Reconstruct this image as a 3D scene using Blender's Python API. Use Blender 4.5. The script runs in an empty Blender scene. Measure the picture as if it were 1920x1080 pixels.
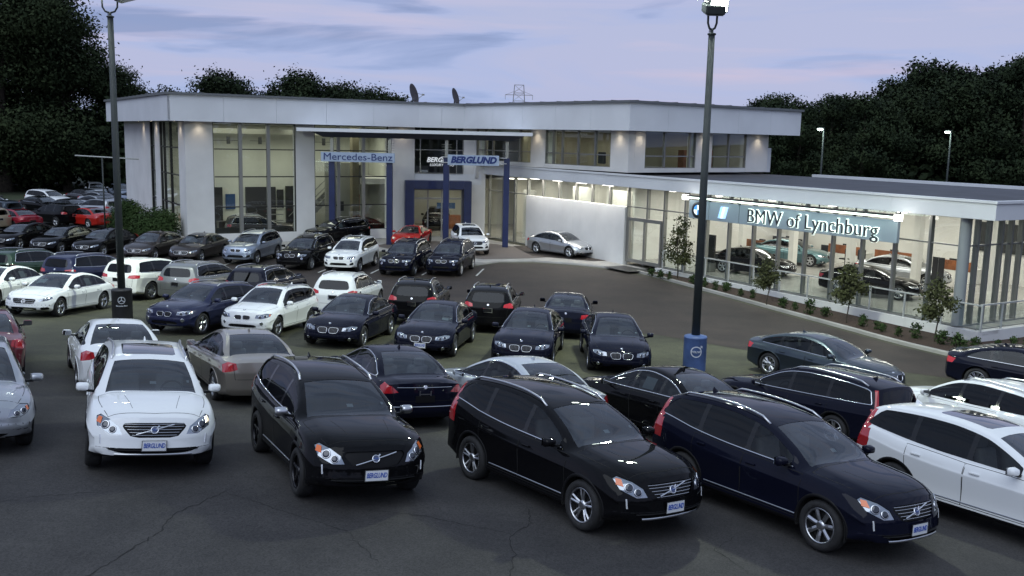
import bpy, bmesh, math, random
from mathutils import Vector, Matrix, geometry
from mathutils.bvhtree import BVHTree
import numpy as np
PI = math.pi
rnd = random.Random(7)
SC = bpy.context.scene
COL = SC.collection

# ---------------------------------------------------------------- camera
cd = bpy.data.cameras.new('camera'); cam = bpy.data.objects.new('camera', cd); COL.objects.link(cam)
cd.sensor_width = 36.0; cd.lens = 36.0 * 1800.0 / 1920.0; cd.clip_start = 0.1; cd.clip_end = 4000.0
pitch, roll = math.radians(8.94), math.radians(1.30)
fw = Vector((0, math.cos(pitch), -math.sin(pitch))); rt = Vector((1, 0, 0)); up = rt.cross(fw)
r2 = rt*math.cos(roll) + up*math.sin(roll); u2 = -rt*math.sin(roll) + up*math.cos(roll)
cam.matrix_world = Matrix(((r2.x, u2.x, -fw.x, 0), (r2.y, u2.y, -fw.y, 0), (r2.z, u2.z, -fw.z, 5.35), (0, 0, 0, 1)))
SC.camera = cam

# ---------------------------------------------------------------- sky, sun, exposure
SUN_EL, SUN_AZ = math.radians(52.0), math.radians(205.0)
W = bpy.data.worlds.new('World'); SC.world = W; W.use_nodes = True
nt = W.node_tree; N = nt.nodes; L = nt.links; N.clear()
def nn(tree, t, **k):
    n = tree.nodes.new(t)
    for a, b in k.items(): setattr(n, a, b)
    return n
wo = nn(nt, 'ShaderNodeOutputWorld'); bg = nn(nt, 'ShaderNodeBackground'); L.new(bg.outputs[0], wo.inputs[0])
sky = nn(nt, 'ShaderNodeTexSky', sky_type='NISHITA', sun_disc=False, sun_elevation=SUN_EL, sun_rotation=SUN_AZ, altitude=200, air_density=1.2, dust_density=1.5, ozone_density=3.0)
tc = nn(nt, 'ShaderNodeTexCoord'); sp = nn(nt, 'ShaderNodeSeparateXYZ'); L.new(tc.outputs['Generated'], sp.inputs[0])
def wm(op, a, b=None, c=None, clamp=False):
    n = nn(nt, 'ShaderNodeMath', operation=op, use_clamp=clamp)
    for i, v in enumerate((a, b, c)):
        if v is None: continue
        if isinstance(v, (int, float)): n.inputs[i].default_value = v
        else: L.new(v, n.inputs[i])
    return n.outputs[0]
# thin cloud over a twilight gradient; everything is a function of the direction only
mp = nn(nt, 'ShaderNodeMapping'); mp.inputs['Scale'].default_value = (3.4, 3.4, 23); mp.inputs['Location'].default_value = (0.3, 4.2, 6.35); L.new(tc.outputs['Generated'], mp.inputs[0])
nz = nn(nt, 'ShaderNodeTexNoise'); nz.inputs['Scale'].default_value = 1.0; nz.inputs['Detail'].default_value = 9; nz.inputs['Roughness'].default_value = 0.50; nz.inputs['Distortion'].default_value = 0.7; L.new(mp.outputs[0], nz.inputs['Vector'])
mp2 = nn(nt, 'ShaderNodeMapping'); mp2.inputs['Scale'].default_value = (2.4, 2.4, 34); mp2.inputs['Location'].default_value = (6.1, 1.4, 4.3); L.new(tc.outputs['Generated'], mp2.inputs[0])
nz2 = nn(nt, 'ShaderNodeTexNoise'); nz2.inputs['Scale'].default_value = 1.2; nz2.inputs['Detail'].default_value = 7; nz2.inputs['Distortion'].default_value = 0.4; L.new(mp2.outputs[0], nz2.inputs['Vector'])
def ramp(src, stops):
    r = nn(nt, 'ShaderNodeValToRGB'); e = r.color_ramp.elements
    while len(e) > 1: e.remove(e[0])
    e[0].position, e[0].color = stops[0][0], (*stops[0][1], 1)
    for p, c in stops[1:]:
        x = e.new(p); x.color = (*c, 1)
    L.new(src, r.inputs[0]); return r.outputs[0]
def mixc(f, a, b, mode='MIX'):
    m = nn(nt, 'ShaderNodeMix', data_type='RGBA', blend_type=mode)
    if isinstance(f, (int, float)): m.inputs[0].default_value = f
    else: L.new(f, m.inputs[0])
    L.new(a, m.inputs[6]); L.new(b, m.inputs[7]); return m.outputs[2]
el = wm('MAXIMUM', sp.outputs[2], 0.0)
clear = ramp(el, [(0, (.40, .53, .92)), (.05, (.40, .49, .86)), (.14, (.42, .48, .82)), (.35, (.39, .48, .78)), (.7, (.38, .48, .76)), (1, (.37, .48, .74))])
cloud = ramp(el, [(0, (.44, .50, .80)), (.06, (.49, .51, .80)), (.14, (.48, .51, .79)), (.35, (.43, .50, .76)), (.7, (.42, .50, .73)), (1, (.41, .50, .72))])
pinkc = ramp(el, [(0, (.54, .50, .76)), (.07, (.66, .55, .76)), (.14, (.60, .56, .80)), (.35, (.50, .50, .70)), (1, (.43, .47, .62))])
darkc = ramp(el, [(0, (.29, .37, .68)), (.14, (.25, .31, .58)), (.35, (.28, .34, .54)), (1, (.28, .34, .50))])
c1 = mixc(ramp(nz.outputs[0], [(.40, (0, 0, 0)), (.56, (1, 1, 1))]), clear, cloud)
c2 = mixc(wm('MULTIPLY', ramp(nz2.outputs[0], [(.52, (0, 0, 0)), (.66, (1, 1, 1))]), .60), c1, pinkc)
c3 = mixc(wm('MULTIPLY', ramp(nz.outputs[0], [(.36, (1, 1, 1)), (.46, (0, 0, 0))]), .85), c2, darkc)
# a share of the physical sky keeps the twilight gradient
sm = nn(nt, 'ShaderNodeMix', data_type='RGBA', blend_type='MULTIPLY'); sm.inputs[0].default_value = 1; L.new(sky.outputs[0], sm.inputs[6]); sm.inputs[7].default_value = (.006, .006, .006, 1)
add = nn(nt, 'ShaderNodeMix', data_type='RGBA', blend_type='ADD'); add.inputs[0].default_value = 1; tn = nn(nt, 'ShaderNodeRGB'); tn.outputs[0].default_value = (.93, .945, .87, 1); L.new(mixc(1., c3, tn.outputs[0], 'MULTIPLY'), add.inputs[6]); L.new(sm.outputs[2], add.inputs[7])
L.new(add.outputs[2], bg.inputs[0]); bg.inputs[1].default_value = 1.0
sl = bpy.data.lights.new('sun', 'SUN'); sl.energy = 1.35; sl.angle = math.radians(60); sl.color = (.86, .93, 1.)   # broad soft fill, added high behind the camera to brighten the white cars
so = bpy.data.objects.new('sun', sl); COL.objects.link(so)
sd = Vector((math.sin(SUN_AZ)*math.cos(SUN_EL), math.cos(SUN_AZ)*math.cos(SUN_EL), math.sin(SUN_EL))); so.rotation_euler = sd.to_track_quat('Z', 'Y').to_euler()
vs = SC.view_settings; vs.view_transform = 'Standard'; vs.look = 'None'; vs.gamma = 1; vs.use_curve_mapping = False; vs.exposure = 0
SC.render.engine = 'CYCLES'
cy_ = SC.cycles; cy_.max_bounces = 8; cy_.transparent_max_bounces = 16; cy_.glossy_bounces = 4; cy_.diffuse_bounces = 3; cy_.transmission_bounces = 4
cy_.use_denoising = True; cy_.sample_clamp_indirect = 4; cy_.caustics_reflective = False; cy_.caustics_refractive = False

# ---------------------------------------------------------------- materials
MATS = {}
def mat(name, col, rough=.6, metal=0., coat=0., emit=None, es=0., spec=.5):
    if name in MATS: return MATS[name]
    m = bpy.data.materials.new(name); m.use_nodes = True; b = m.node_tree.nodes['Principled BSDF']
    b.inputs['Base Color'].default_value = (*col, 1); b.inputs['Roughness'].default_value = rough; b.inputs['Metallic'].default_value = metal
    b.inputs['Coat Weight'].default_value = coat; b.inputs['Coat Roughness'].default_value = .04; b.inputs['Specular IOR Level'].default_value = spec
    if emit: b.inputs['Emission Color'].default_value = (*emit, 1); b.inputs['Emission Strength'].default_value = es
    MATS[name] = m; return m
def noisy(m, scale=3., amt=.25, bump=0., bscale=60., detail=5, obj=True, stretch=None, col2=None):
    """break up the base colour with two sizes of noise and add fine relief"""
    t = m.node_tree; b = t.nodes['Principled BSDF']; base = tuple(b.inputs['Base Color'].default_value)
    tc = nn(t, 'ShaderNodeTexCoord'); src = tc.outputs['Object']
    if stretch:
        mp = nn(t, 'ShaderNodeMapping'); mp.inputs['Scale'].default_value = stretch; t.links.new(src, mp.inputs[0]); src = mp.outputs[0]
    n = nn(t, 'ShaderNodeTexNoise'); n.inputs['Scale'].default_value = scale; n.inputs['Detail'].default_value = detail; t.links.new(src, n.inputs['Vector'])
    r = nn(t, 'ShaderNodeValToRGB'); t.links.new(n.outputs[0], r.inputs[0])
    lo = tuple(c*(1-amt) for c in base[:3]); hi = col2 or tuple(min(1, c*(1+amt)) for c in base[:3])
    r.color_ramp.elements[0].position = .32; r.color_ramp.elements[0].color = (*lo, 1)
    r.color_ramp.elements[1].position = .68; r.color_ramp.elements[1].color = (*hi, 1)
    t.links.new(r.outputs[0], b.inputs['Base Color'])
    if bump:
        n2 = nn(t, 'ShaderNodeTexNoise'); n2.inputs['Scale'].default_value = bscale; n2.inputs['Detail'].default_value = 4; t.links.new(src, n2.inputs['Vector'])
        bp = nn(t, 'ShaderNodeBump'); bp.inputs['Strength'].default_value = bump; bp.inputs['Distance'].default_value = .02; t.links.new(n2.outputs[0], bp.inputs['Height']); t.links.new(bp.outputs[0], b.inputs['Normal'])
    return m
def paint(name, col, metal=.0, rough=.35):
    if name in MATS: return MATS[name]
    m = mat(name, col, rough, metal, 1.0); t = m.node_tree; b = t.nodes['Principled BSDF']; out = t.nodes['Material Output']
    b.inputs['Specular IOR Level'].default_value = .0 if metal < .2 else .4; b.inputs['Coat IOR'].default_value = 1.26 if max(col) < .1 else 1.5
    # the inside of a body shell is trimmed in dark fabric
    g = nn(t, 'ShaderNodeNewGeometry'); d = nn(t, 'ShaderNodeBsdfDiffuse'); d.inputs[0].default_value = (.025, .025, .028, 1)
    mx = nn(t, 'ShaderNodeMixShader'); t.links.new(g.outputs['Backfacing'], mx.inputs[0]); t.links.new(b.outputs[0], mx.inputs[1]); t.links.new(d.outputs[0], mx.inputs[2]); t.links.new(mx.outputs[0], out.inputs[0])
    # faint unevenness of the dusty clear coat
    tc = nn(t, 'ShaderNodeTexCoord'); n = nn(t, 'ShaderNodeTexNoise'); n.inputs['Scale'].default_value = 2.5; n.inputs['Detail'].default_value = 6; t.links.new(tc.outputs['Object'], n.inputs['Vector'])
    mr = nn(t, 'ShaderNodeMapRange'); mr.inputs['To Min'].default_value = .015; mr.inputs['To Max'].default_value = .035; t.links.new(n.outputs[0], mr.inputs[0]); t.links.new(mr.outputs[0], b.inputs['Coat Roughness'])
    return m
def glass(name, tint, gloss=1.0, rough=.0):
    if name in MATS: return MATS[name]
    m = bpy.data.materials.new(name); m.use_nodes = True; t = m.node_tree; t.nodes.clear()
    o = nn(t, 'ShaderNodeOutputMaterial'); mx = nn(t, 'ShaderNodeMixShader'); tr = nn(t, 'ShaderNodeBsdfTransparent'); gl = nn(t, 'ShaderNodeBsdfGlossy')
    tr.inputs[0].default_value = (*tint, 1); gl.inputs[0].default_value = (.95, .97, 1, 1); gl.inputs['Roughness'].default_value = rough
    lw = nn(t, 'ShaderNodeFresnel'); lw.inputs[0].default_value = 1.5
    mm = nn(t, 'ShaderNodeMath', operation='MULTIPLY_ADD', use_clamp=True); mm.inputs[1].default_value = 1.0*gloss; mm.inputs[2].default_value = .03*gloss
    g = nn(t, 'ShaderNodeNewGeometry'); bf = nn(t, 'ShaderNodeMath', operation='SUBTRACT'); bf.inputs[0].default_value = 1; t.links.new(g.outputs['Backfacing'], bf.inputs[1])
    t.links.new(lw.outputs[0], mm.inputs[0]); m3 = nn(t, 'ShaderNodeMath', operation='MULTIPLY'); t.links.new(mm.outputs[0], m3.inputs[0]); t.links.new(bf.outputs[0], m3.inputs[1])
    t.links.new(m3.outputs[0], mx.inputs[0]); t.links.new(tr.outputs[0], mx.inputs[1]); t.links.new(gl.outputs[0], mx.inputs[2]); t.links.new(mx.outputs[0], o.inputs[0])
    MATS[name] = m; return m

# ---------------------------------------------------------------- mesh helpers
def mesh_of(bm, name, mats, smooth=False):
    me = bpy.data.meshes.new(name)
    bm.to_mesh(me); bm.free()
    for m in (mats if isinstance(mats, (list, tuple)) else [mats]): me.materials.append(m)
    if smooth: me.shade_smooth()
    return me
def link(name, me, parent=None, loc=None):
    o = bpy.data.objects.new(name, me); COL.objects.link(o)
    if parent is not None: o.parent = parent
    if loc: o.location = loc
    return o
def obj(name, bm, mats, parent=None, smooth=False): return link(name, mesh_of(bm, name, mats, smooth), parent)
def empty(name, loc=(0, 0, 0), rz=0.):
    o = bpy.data.objects.new(name, None); COL.objects.link(o); o.location = loc; o.rotation_euler = (0, 0, rz); o.empty_display_size = .3
    return o
def tag(o, label=None, cat=None, group=None, kind=None):
    if label: o['label'] = label
    if cat: o['category'] = cat
    if group: o['group'] = group
    if kind: o['kind'] = kind
    return o
def box(bm, c, s, rz=0., bevel=0., mi=0, mtx=None):
    """box of full size s round c"""
    r = bmesh.ops.create_cube(bm, size=1.0); vs_ = r['verts']
    M = Matrix.Translation(Vector(c)) @ Matrix.Rotation(rz, 4, 'Z') @ Matrix.Diagonal((*s, 1))
    if mtx is not None: M = mtx @ M
    bmesh.ops.transform(bm, matrix=M, verts=vs_)
    fs = list({f for v in vs_ for f in v.link_faces})
    for f in fs: f.material_index = mi
    if bevel:
        es = list({e for v in vs_ for e in v.link_edges})
        rr = bmesh.ops.bevel(bm, geom=es, offset=bevel, segments=2, affect='EDGES', profile=.5)
        for f in rr['faces']: f.material_index = mi; f.smooth = False
    return vs_
def beam(bm, a, b, w, h, mi=0, z_up=True):
    """rectangular bar from a to b, w across and h upright"""
    a, b = Vector(a), Vector(b); d = (b-a); ln = d.length; d.normalize()
    s = d.cross(Vector((0, 0, 1)));
    if s.length < 1e-4: s = Vector((1, 0, 0))
    s.normalize(); n = s.cross(d)
    vs_ = []
    for p in (a, b):
        for sx, sn in ((-1, -1), (1, -1), (1, 1), (-1, 1)): vs_.append(bm.verts.new(p + s*sx*w/2 + n*sn*h/2))
    for q in ((0, 3, 2, 1), (4, 5, 6, 7), (0, 1, 5, 4), (1, 2, 6, 5), (2, 3, 7, 6), (3, 0, 4, 7)):
        f = bm.faces.new([vs_[i] for i in q]); f.material_index = mi
def tube(bm, pts, r, seg=8, mi=0, cap=True, smooth=True):
    pts = [Vector(p) for p in pts]; rs = r if isinstance(r, (list, tuple)) else [r]*len(pts)
    rings = []; ref = None
    for i, p in enumerate(pts):
        d = (pts[min(i+1, len(pts)-1)] - pts[max(i-1, 0)]).normalized()
        if ref is None: ref = Vector((0, 0, 1)) if abs(d.z) < .9 else Vector((1, 0, 0))
        s = d.cross(ref).normalized(); n = s.cross(d).normalized(); ref = n
        rings.append([bm.verts.new(p + (s*math.cos(2*PI*k/seg) + n*math.sin(2*PI*k/seg))*rs[i]) for k in range(seg)])
    for a, b in zip(rings[:-1], rings[1:]):
        for k in range(seg):
            f = bm.faces.new((a[k], a[(k+1) % seg], b[(k+1) % seg], b[k])); f.material_index = mi; f.smooth = smooth
    if cap:
        for rg, fl in ((rings[0], 0), (rings[-1], 1)):
            f = bm.faces.new(rg if fl else rg[::-1]); f.material_index = mi
def lathe(bm, prof, seg=32, axis='Z', mi=0, M=None, smooth=True):
    """prof: list of (radius, height); axis Z, or Y for wheels"""
    rings = []
    for (r, h) in prof:
        ring = []
        for k in range(seg):
            a = 2*PI*k/seg
            v = Vector((r*math.cos(a), r*math.sin(a), h)) if axis == 'Z' else Vector((r*math.cos(a), h, r*math.sin(a)))
            if M is not None: v = M @ v
            ring.append(bm.verts.new(v))
        rings.append(ring)
    for a, b in zip(rings[:-1], rings[1:]):
        for k in range(seg):
            q = (a[k], a[(k+1) % seg], b[(k+1) % seg], b[k])
            f = bm.faces.new(q if axis == 'Z' else q[::-1]); f.material_index = mi; f.smooth = smooth
    return rings
def disc(bm, ring, flip=False, mi=0):
    f = bm.faces.new(ring[::-1] if flip else ring); f.material_index = mi
def lerp_knots(kn, x):
    xs = [k[0] for k in kn]; zs = [k[1] for k in kn]
    if xs[0] > xs[-1]: xs, zs = xs[::-1], zs[::-1]
    if x <= xs[0]: return zs[0]
    if x >= xs[-1]: return zs[-1]
    i = max(j for j in range(len(xs)-1) if xs[j] <= x)
    # monotone cubic
    def dl(j): return (zs[j+1]-zs[j])/(xs[j+1]-xs[j])
    def m(j):
        if j == 0: return dl(0)
        if j == len(xs)-1: return dl(j-1)
        a, b = dl(j-1), dl(j)
        return 0 if a*b <= 0 else 2*a*b/(a+b)
    h = xs[i+1]-xs[i]; t = (x-xs[i])/h
    return (2*t**3-3*t**2+1)*zs[i] + (t**3-2*t**2+t)*h*m(i) + (-2*t**3+3*t**2)*zs[i+1] + (t**3-t**2)*h*m(i+1)
def sstep(a, b, x):
    t = min(1, max(0, (x-a)/(b-a))); return t*t*(3-2*t)
def copy_tree(o, parent=None):
    c = o.copy(); COL.objects.link(c); c.parent = parent
    for ch in o.children: copy_tree(ch, c)
    return c
FONT_MESH = {}
def text_mesh(s, size=1., bold=0., shear=0., ext=.01, space=1., align='CENTER'):
    """flat lettering turned into a mesh, x right, y up, thickness along z"""
    k = (s, size, bold, shear, ext, space, align)
    if k in FONT_MESH: return FONT_MESH[k]
    c = bpy.data.curves.new('lettering', 'FONT'); c.body = s; c.size = size; c.offset = bold; c.shear = shear; c.extrude = ext; c.space_character = space
    c.align_x = align; c.align_y = 'CENTER'; c.resolution_u = 3
    o = bpy.data.objects.new('lettering', c); COL.objects.link(o)
    dg = bpy.context.evaluated_depsgraph_get(); me = bpy.data.meshes.new_from_object(o.evaluated_get(dg))
    bpy.data.objects.remove(o); bpy.data.curves.remove(c); me.materials.clear(); FONT_MESH[k] = me
    return me
# ================================================================ cars
M_BLK = mat('black trim', (.008, .008, .009), .5, spec=.2)
M_CHR = mat('chrome', (.75, .76, .78), .12, 1.)
M_ALU = mat('satin aluminium', (.62, .63, .65), .28, 1.)
M_TYRE = noisy(mat('tyre rubber', (.018, .018, .019), .8), 12, .3)
M_GLB = mat('gloss black pillar', (.008, .008, .009), .12)
M_LINER = mat('wheel well', (.01, .01, .01), .9)
M_WIN = glass('car glass', (.26, .29, .32), 1.25)
M_TINT = glass('tinted car glass', (.035, .038, .04), .50)
M_SIDE = glass('side window glass', (.24, .26, .28), .50)
M_LENS = mat('headlight lens', (.34, .37, .41), .10, .85, 1.)
M_LAMPD = mat('headlight projector', (.03, .035, .05), .05, .2, 1.)
M_ORANGE = mat('orange marker', (.75, .16, .03), .2, 0, 1.)
M_RED = mat('red lens', (.42, .012, .018), .12, 0, 1.)
M_REDD = mat('deep red lens', (.16, .006, .01), .12, 0, 1.)
M_SEATC = noisy(mat('cream leather', (.50, .48, .42), .6), 9, .12)
M_SEATD = noisy(mat('charcoal leather', (.05, .05, .05), .6), 9, .15)
M_PLW = mat('plate white', (.75, .77, .80), .4)
M_PLB = mat('plate blue', (.02, .08, .42), .4)
M_PAPER = mat('sticker paper', (.72, .80, .76), .7)
M_SEAM = mat('panel gap', (.006, .006, .006), .9)
M_ROOFG = mat('glass roof', (.008, .010, .014), .04, 0, 1.)
PAINTPH = paint('paint placeholder', (.5, .5, .5))

def chaikin(p, n=2):
    for _ in range(n):
        q = [p[0]]
        for a, b in zip(p[:-1], p[1:]):
            q.append((a[0]*.75+b[0]*.25, a[1]*.75+b[1]*.25)); q.append((a[0]*.25+b[0]*.75, a[1]*.25+b[1]*.75))
        q.append(p[-1]); p = q
    return p

class Body:
    def __init__(s, d):
        s.d = d; s.hw = d['W']/2
    def top(s, x): return lerp_knots(s.d['top'], x)
    def belt(s, x): return lerp_knots(s.d['belt'], x)
    def wm(s, x):
        d = s.d; w = s.hw
        if x > d['fx']-.75: w *= 1 - d.get('ftap', .10)*((x-(d['fx']-.75))/.75)**2.6
        if x < d['rx']+.75: w *= 1 - d.get('rtap', .06)*(((d['rx']+.75)-x)/.75)**2.6
        for ax in (d['wb']/2, -d['wb']/2): w += .012*math.exp(-((x-ax)/.33)**2)
        return w
    def section(s, x):
        d = s.d; zb = d['zb']; w = s.wm(x); zt = s.top(x); zl = min(s.belt(x), zt-.02); h = zt-zl
        zb2 = zb + .10*sstep(d['fx']-.5, d['fx'], x) + .08*sstep(d['rx']+.6, d['rx'], x)
        H = d['H']-lerp_knots(d['belt'], -.3)
        t = sstep(.06, .26, h)
        wg = (w-.085) - ((d['W']/2-.085)-d['rw'])*min(1., h/H)
        we = (w-.30)*(1-t) + wg*t
        cr = d.get('crown', .055)
        ze = (zl+.62*h)*(1-t) + (zt-cr)*t
        zm = zb2 + (zl-zb2)*.45
        P = [(0, zb2), (w-.24, zb2), (w-.08, zb2+.015), (w-.03, zb2+.08), (w-.034, zb2+.13), (w-.040, zm-.10), (w-.022, zm+.05), (w+.002, zl-.215), (w+.004, zl-.195), (w-.006, zl-.175), (w-.028, zl-.09), (w-.060, zl-.022), (w-.082, zl-.004), (w-.086, zl+.002)]
        P += [((w-.085)*.67+we*.33+.012*t, zl+(ze-zl)*.36), ((w-.085)*.33+we*.67+.014*t, zl+(ze-zl)*.70), (we, ze), (we-.07, ze+(zt-ze)*.55), (we*.5, zt-(zt-ze)*.14), (0, zt)]
        return chaikin(P, 2)
    def xf(s, y, z):
        d = s.d; q = min(1.1, abs(y)/s.hw); x = d['fx'] - d.get('fcurve', .30)*q**3.4 - .05*q*q
        zn = d.get('znose', .58)
        if z > zn: x -= d.get('nrake', .16)*((z-zn)/.35)**1.5
        x += .022*math.exp(-((z-zn+.13)/.07)**2)
        if z < .36: x -= .10*((.36-z)/.2)**1.3
        return x
    def xr(s, y, z):
        d = s.d; q = min(1.1, abs(y)/s.hw); x = d['rx'] + d.get('rcurve', .16)*q**4 + .03*q*q
        zn = d.get('ztail', .80)
        if z > zn: x += d.get('trake', .35)*max(0, z-zn)**1.15
        if z < .40: x += .10*((.40-z)/.2)**1.3
        return x
    def pos(s, xn, y, z):
        d = s.d; x = xn; lf = .85; lr = d.get('rlen', .9)
        if xn > d['fx']-lf: x += (s.xf(y, z)-d['fx'])*((xn-(d['fx']-lf))/lf)**2
        if xn < d['rx']+lr: x += (s.xr(y, z)-d['rx'])*(((d['rx']+lr)-xn)/lr)**2
        return Vector((x, y, z))
    def build(s, lod=0):
        d = s.d; n = 56 if lod == 0 else 28
        xs = [d['rx'] + (d['fx']-d['rx'])*(.5-.5*math.cos(PI*i/n))*.35 + (d['fx']-d['rx'])*.65*i/n for i in range(n+1)]
        bm = bmesh.new(); secs = [s.section(x) for x in xs]; K = len(secs[0])
        idx = [0, 3, 6] + (list(range(9, K-2, 4)) if lod else list(range(8, K-2, 2))) + [K-1]
        k0 = 2  # start of cap rows in idx
        L = {}; 
        for i, (x, sc) in enumerate(zip(xs, secs)):
            for j, k in enumerate(idx):
                y, z = sc[k]
                for sg in (1, -1):
                    if y < 1e-6 and sg < 0: L[i, j, -1] = L[i, j, 1]; continue
                    L[i, j, sg] = bm.verts.new(s.pos(x, y*sg, z))
        J = len(idx)
        for i in range(n):
            for j in range(J-1):
                for sg in (1, -1):
                    q = [L[i, j, sg], L[i+1, j, sg], L[i+1, j+1, sg], L[i, j+1, sg]]
                    q = list(dict.fromkeys(q))
                    bm.faces.new(q if sg > 0 else q[::-1])
        m = 16 if lod == 0 else 10
        for i, fn, fl in ((n, s.xf, 1), (0, s.xr, -1)):
            rows = []
            for j in range(k0, J):
                y, z = secs[i][idx[j]]
                row = []
                for c in range(m+1):
                    t = -1+2*c/m
                    if c == 0: v = L[i, j, -1]
                    elif c == m: v = L[i, j, 1]
                    elif j == J-1: v = L[i, j, 1]
                    else: v = bm.verts.new(Vector((fn(y*t, z), y*t, z)))
                    row.append(v)
                rows.append(row)
            for a, b in zip(rows[:-1], rows[1:]):
                for c in range(m):
                    q = list(dict.fromkeys([a[c], a[c+1], b[c+1], b[c]]))
                    if len(q) > 2: bm.faces.new(q if fl > 0 else q[::-1])
            q = [rows[0][c] for c in range(m+1)]
            bm.faces.new((q[::-1] if fl > 0 else q) + ([L[i, 1, 1], L[i, 0, 1], L[i, 1, -1]] if fl < 0 else [L[i, 1, -1], L[i, 0, 1], L[i, 1, 1]]))
        bmesh.ops.remove_doubles(bm, verts=bm.verts, dist=1e-4)
        bmesh.ops.recalc_face_normals(bm, faces=bm.faces)
        return bm

def knife(bm, poly, dirn, filt, e1=None, e2=None):
    """cut a convex outline (in the plane e1,e2) through the faces that pass filt along dirn; return the faces inside"""
    dirn = Vector(dirn).normalized()
    if e1 is None:
        e1, e2 = {(0, 1, 0): (Vector((1, 0, 0)), Vector((0, 0, 1))), (1, 0, 0): (Vector((0, 1, 0)), Vector((0, 0, 1))), (0, 0, 1): (Vector((1, 0, 0)), Vector((0, 1, 0)))}[tuple(round(abs(c)) for c in dirn)]
    a = sum(p[0]*q[1]-q[0]*p[1] for p, q in zip(poly, poly[1:]+poly[:1]))
    if a < 0: poly = poly[::-1]
    x0, x1 = min(p[0] for p in poly), max(p[0] for p in poly); y0, y1 = min(p[1] for p in poly), max(p[1] for p in poly)
    cand = []
    for f in bm.faces:
        c = f.calc_center_median()
        if not filt(c, f): continue
        us = [v.co.dot(e1) for v in f.verts]; vs_ = [v.co.dot(e2) for v in f.verts]
        if max(us) < x0 or min(us) > x1 or max(vs_) < y0 or min(vs_) > y1: continue
        cand.append(f)
    for p, q in zip(poly, poly[1:]+poly[:1]):
        dx, dy = q[0]-p[0], q[1]-p[1]; ln = math.hypot(dx, dy)
        if ln < 1e-6: continue
        nx, ny = -dy/ln, dx/ln          # inward for a counter-clockwise outline
        n = e1*nx + e2*ny; co = e1*p[0] + e2*p[1]
        geom = set(cand)
        for f in cand: geom.update(f.edges); geom.update(f.verts)
        r = bmesh.ops.bisect_plane(bm, geom=list(geom), dist=1e-5, plane_co=co, plane_no=n)
        cand = [f for f in r['geom'] if isinstance(f, bmesh.types.BMFace)]
        cand = [f for f in cand if (f.calc_center_median()-co).dot(n) > 0]
        if not cand: return []
    return cand
def lift(bm, faces, name, mats, parent, inset=0., keep=False, smooth=True, split=False):
    """take faces out of bm as an object of their own (split: one object per connected piece)"""
    if split:
        left = set(faces); groups = []
        while left:
            st_ = [left.pop()]; g = []
            while st_:
                f = st_.pop(); g.append(f)
                for e in f.edges:
                    for h in e.link_faces:
                        if h in left: left.discard(h); st_.append(h)
            groups.append(g)
        for g in sorted((g for g in groups if len(g) > 3), key=len): lift(bm, g, name, mats, parent, inset)
        return None
    nb = bmesh.new(); mp = {}
    for f in faces:
        vs_ = []
        for v in f.verts:
            if v not in mp: mp[v] = nb.verts.new(v.co - v.normal*inset)
            vs_.append(mp[v])
        try:
            g = nb.faces.new(vs_); g.smooth = smooth
        except ValueError: pass
    if not keep: bmesh.ops.delete(bm, geom=faces, context='FACES')
    if not nb.faces: nb.free(); return None
    return link(name, mesh_of(nb, name, mats), parent)

def circle(cx, cy, r, n=24, a0=0., a1=2*PI): return [(cx+r*math.cos(a0+(a1-a0)*i/n), cy+r*math.sin(a0+(a1-a0)*i/n)) for i in range(n)]

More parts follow.
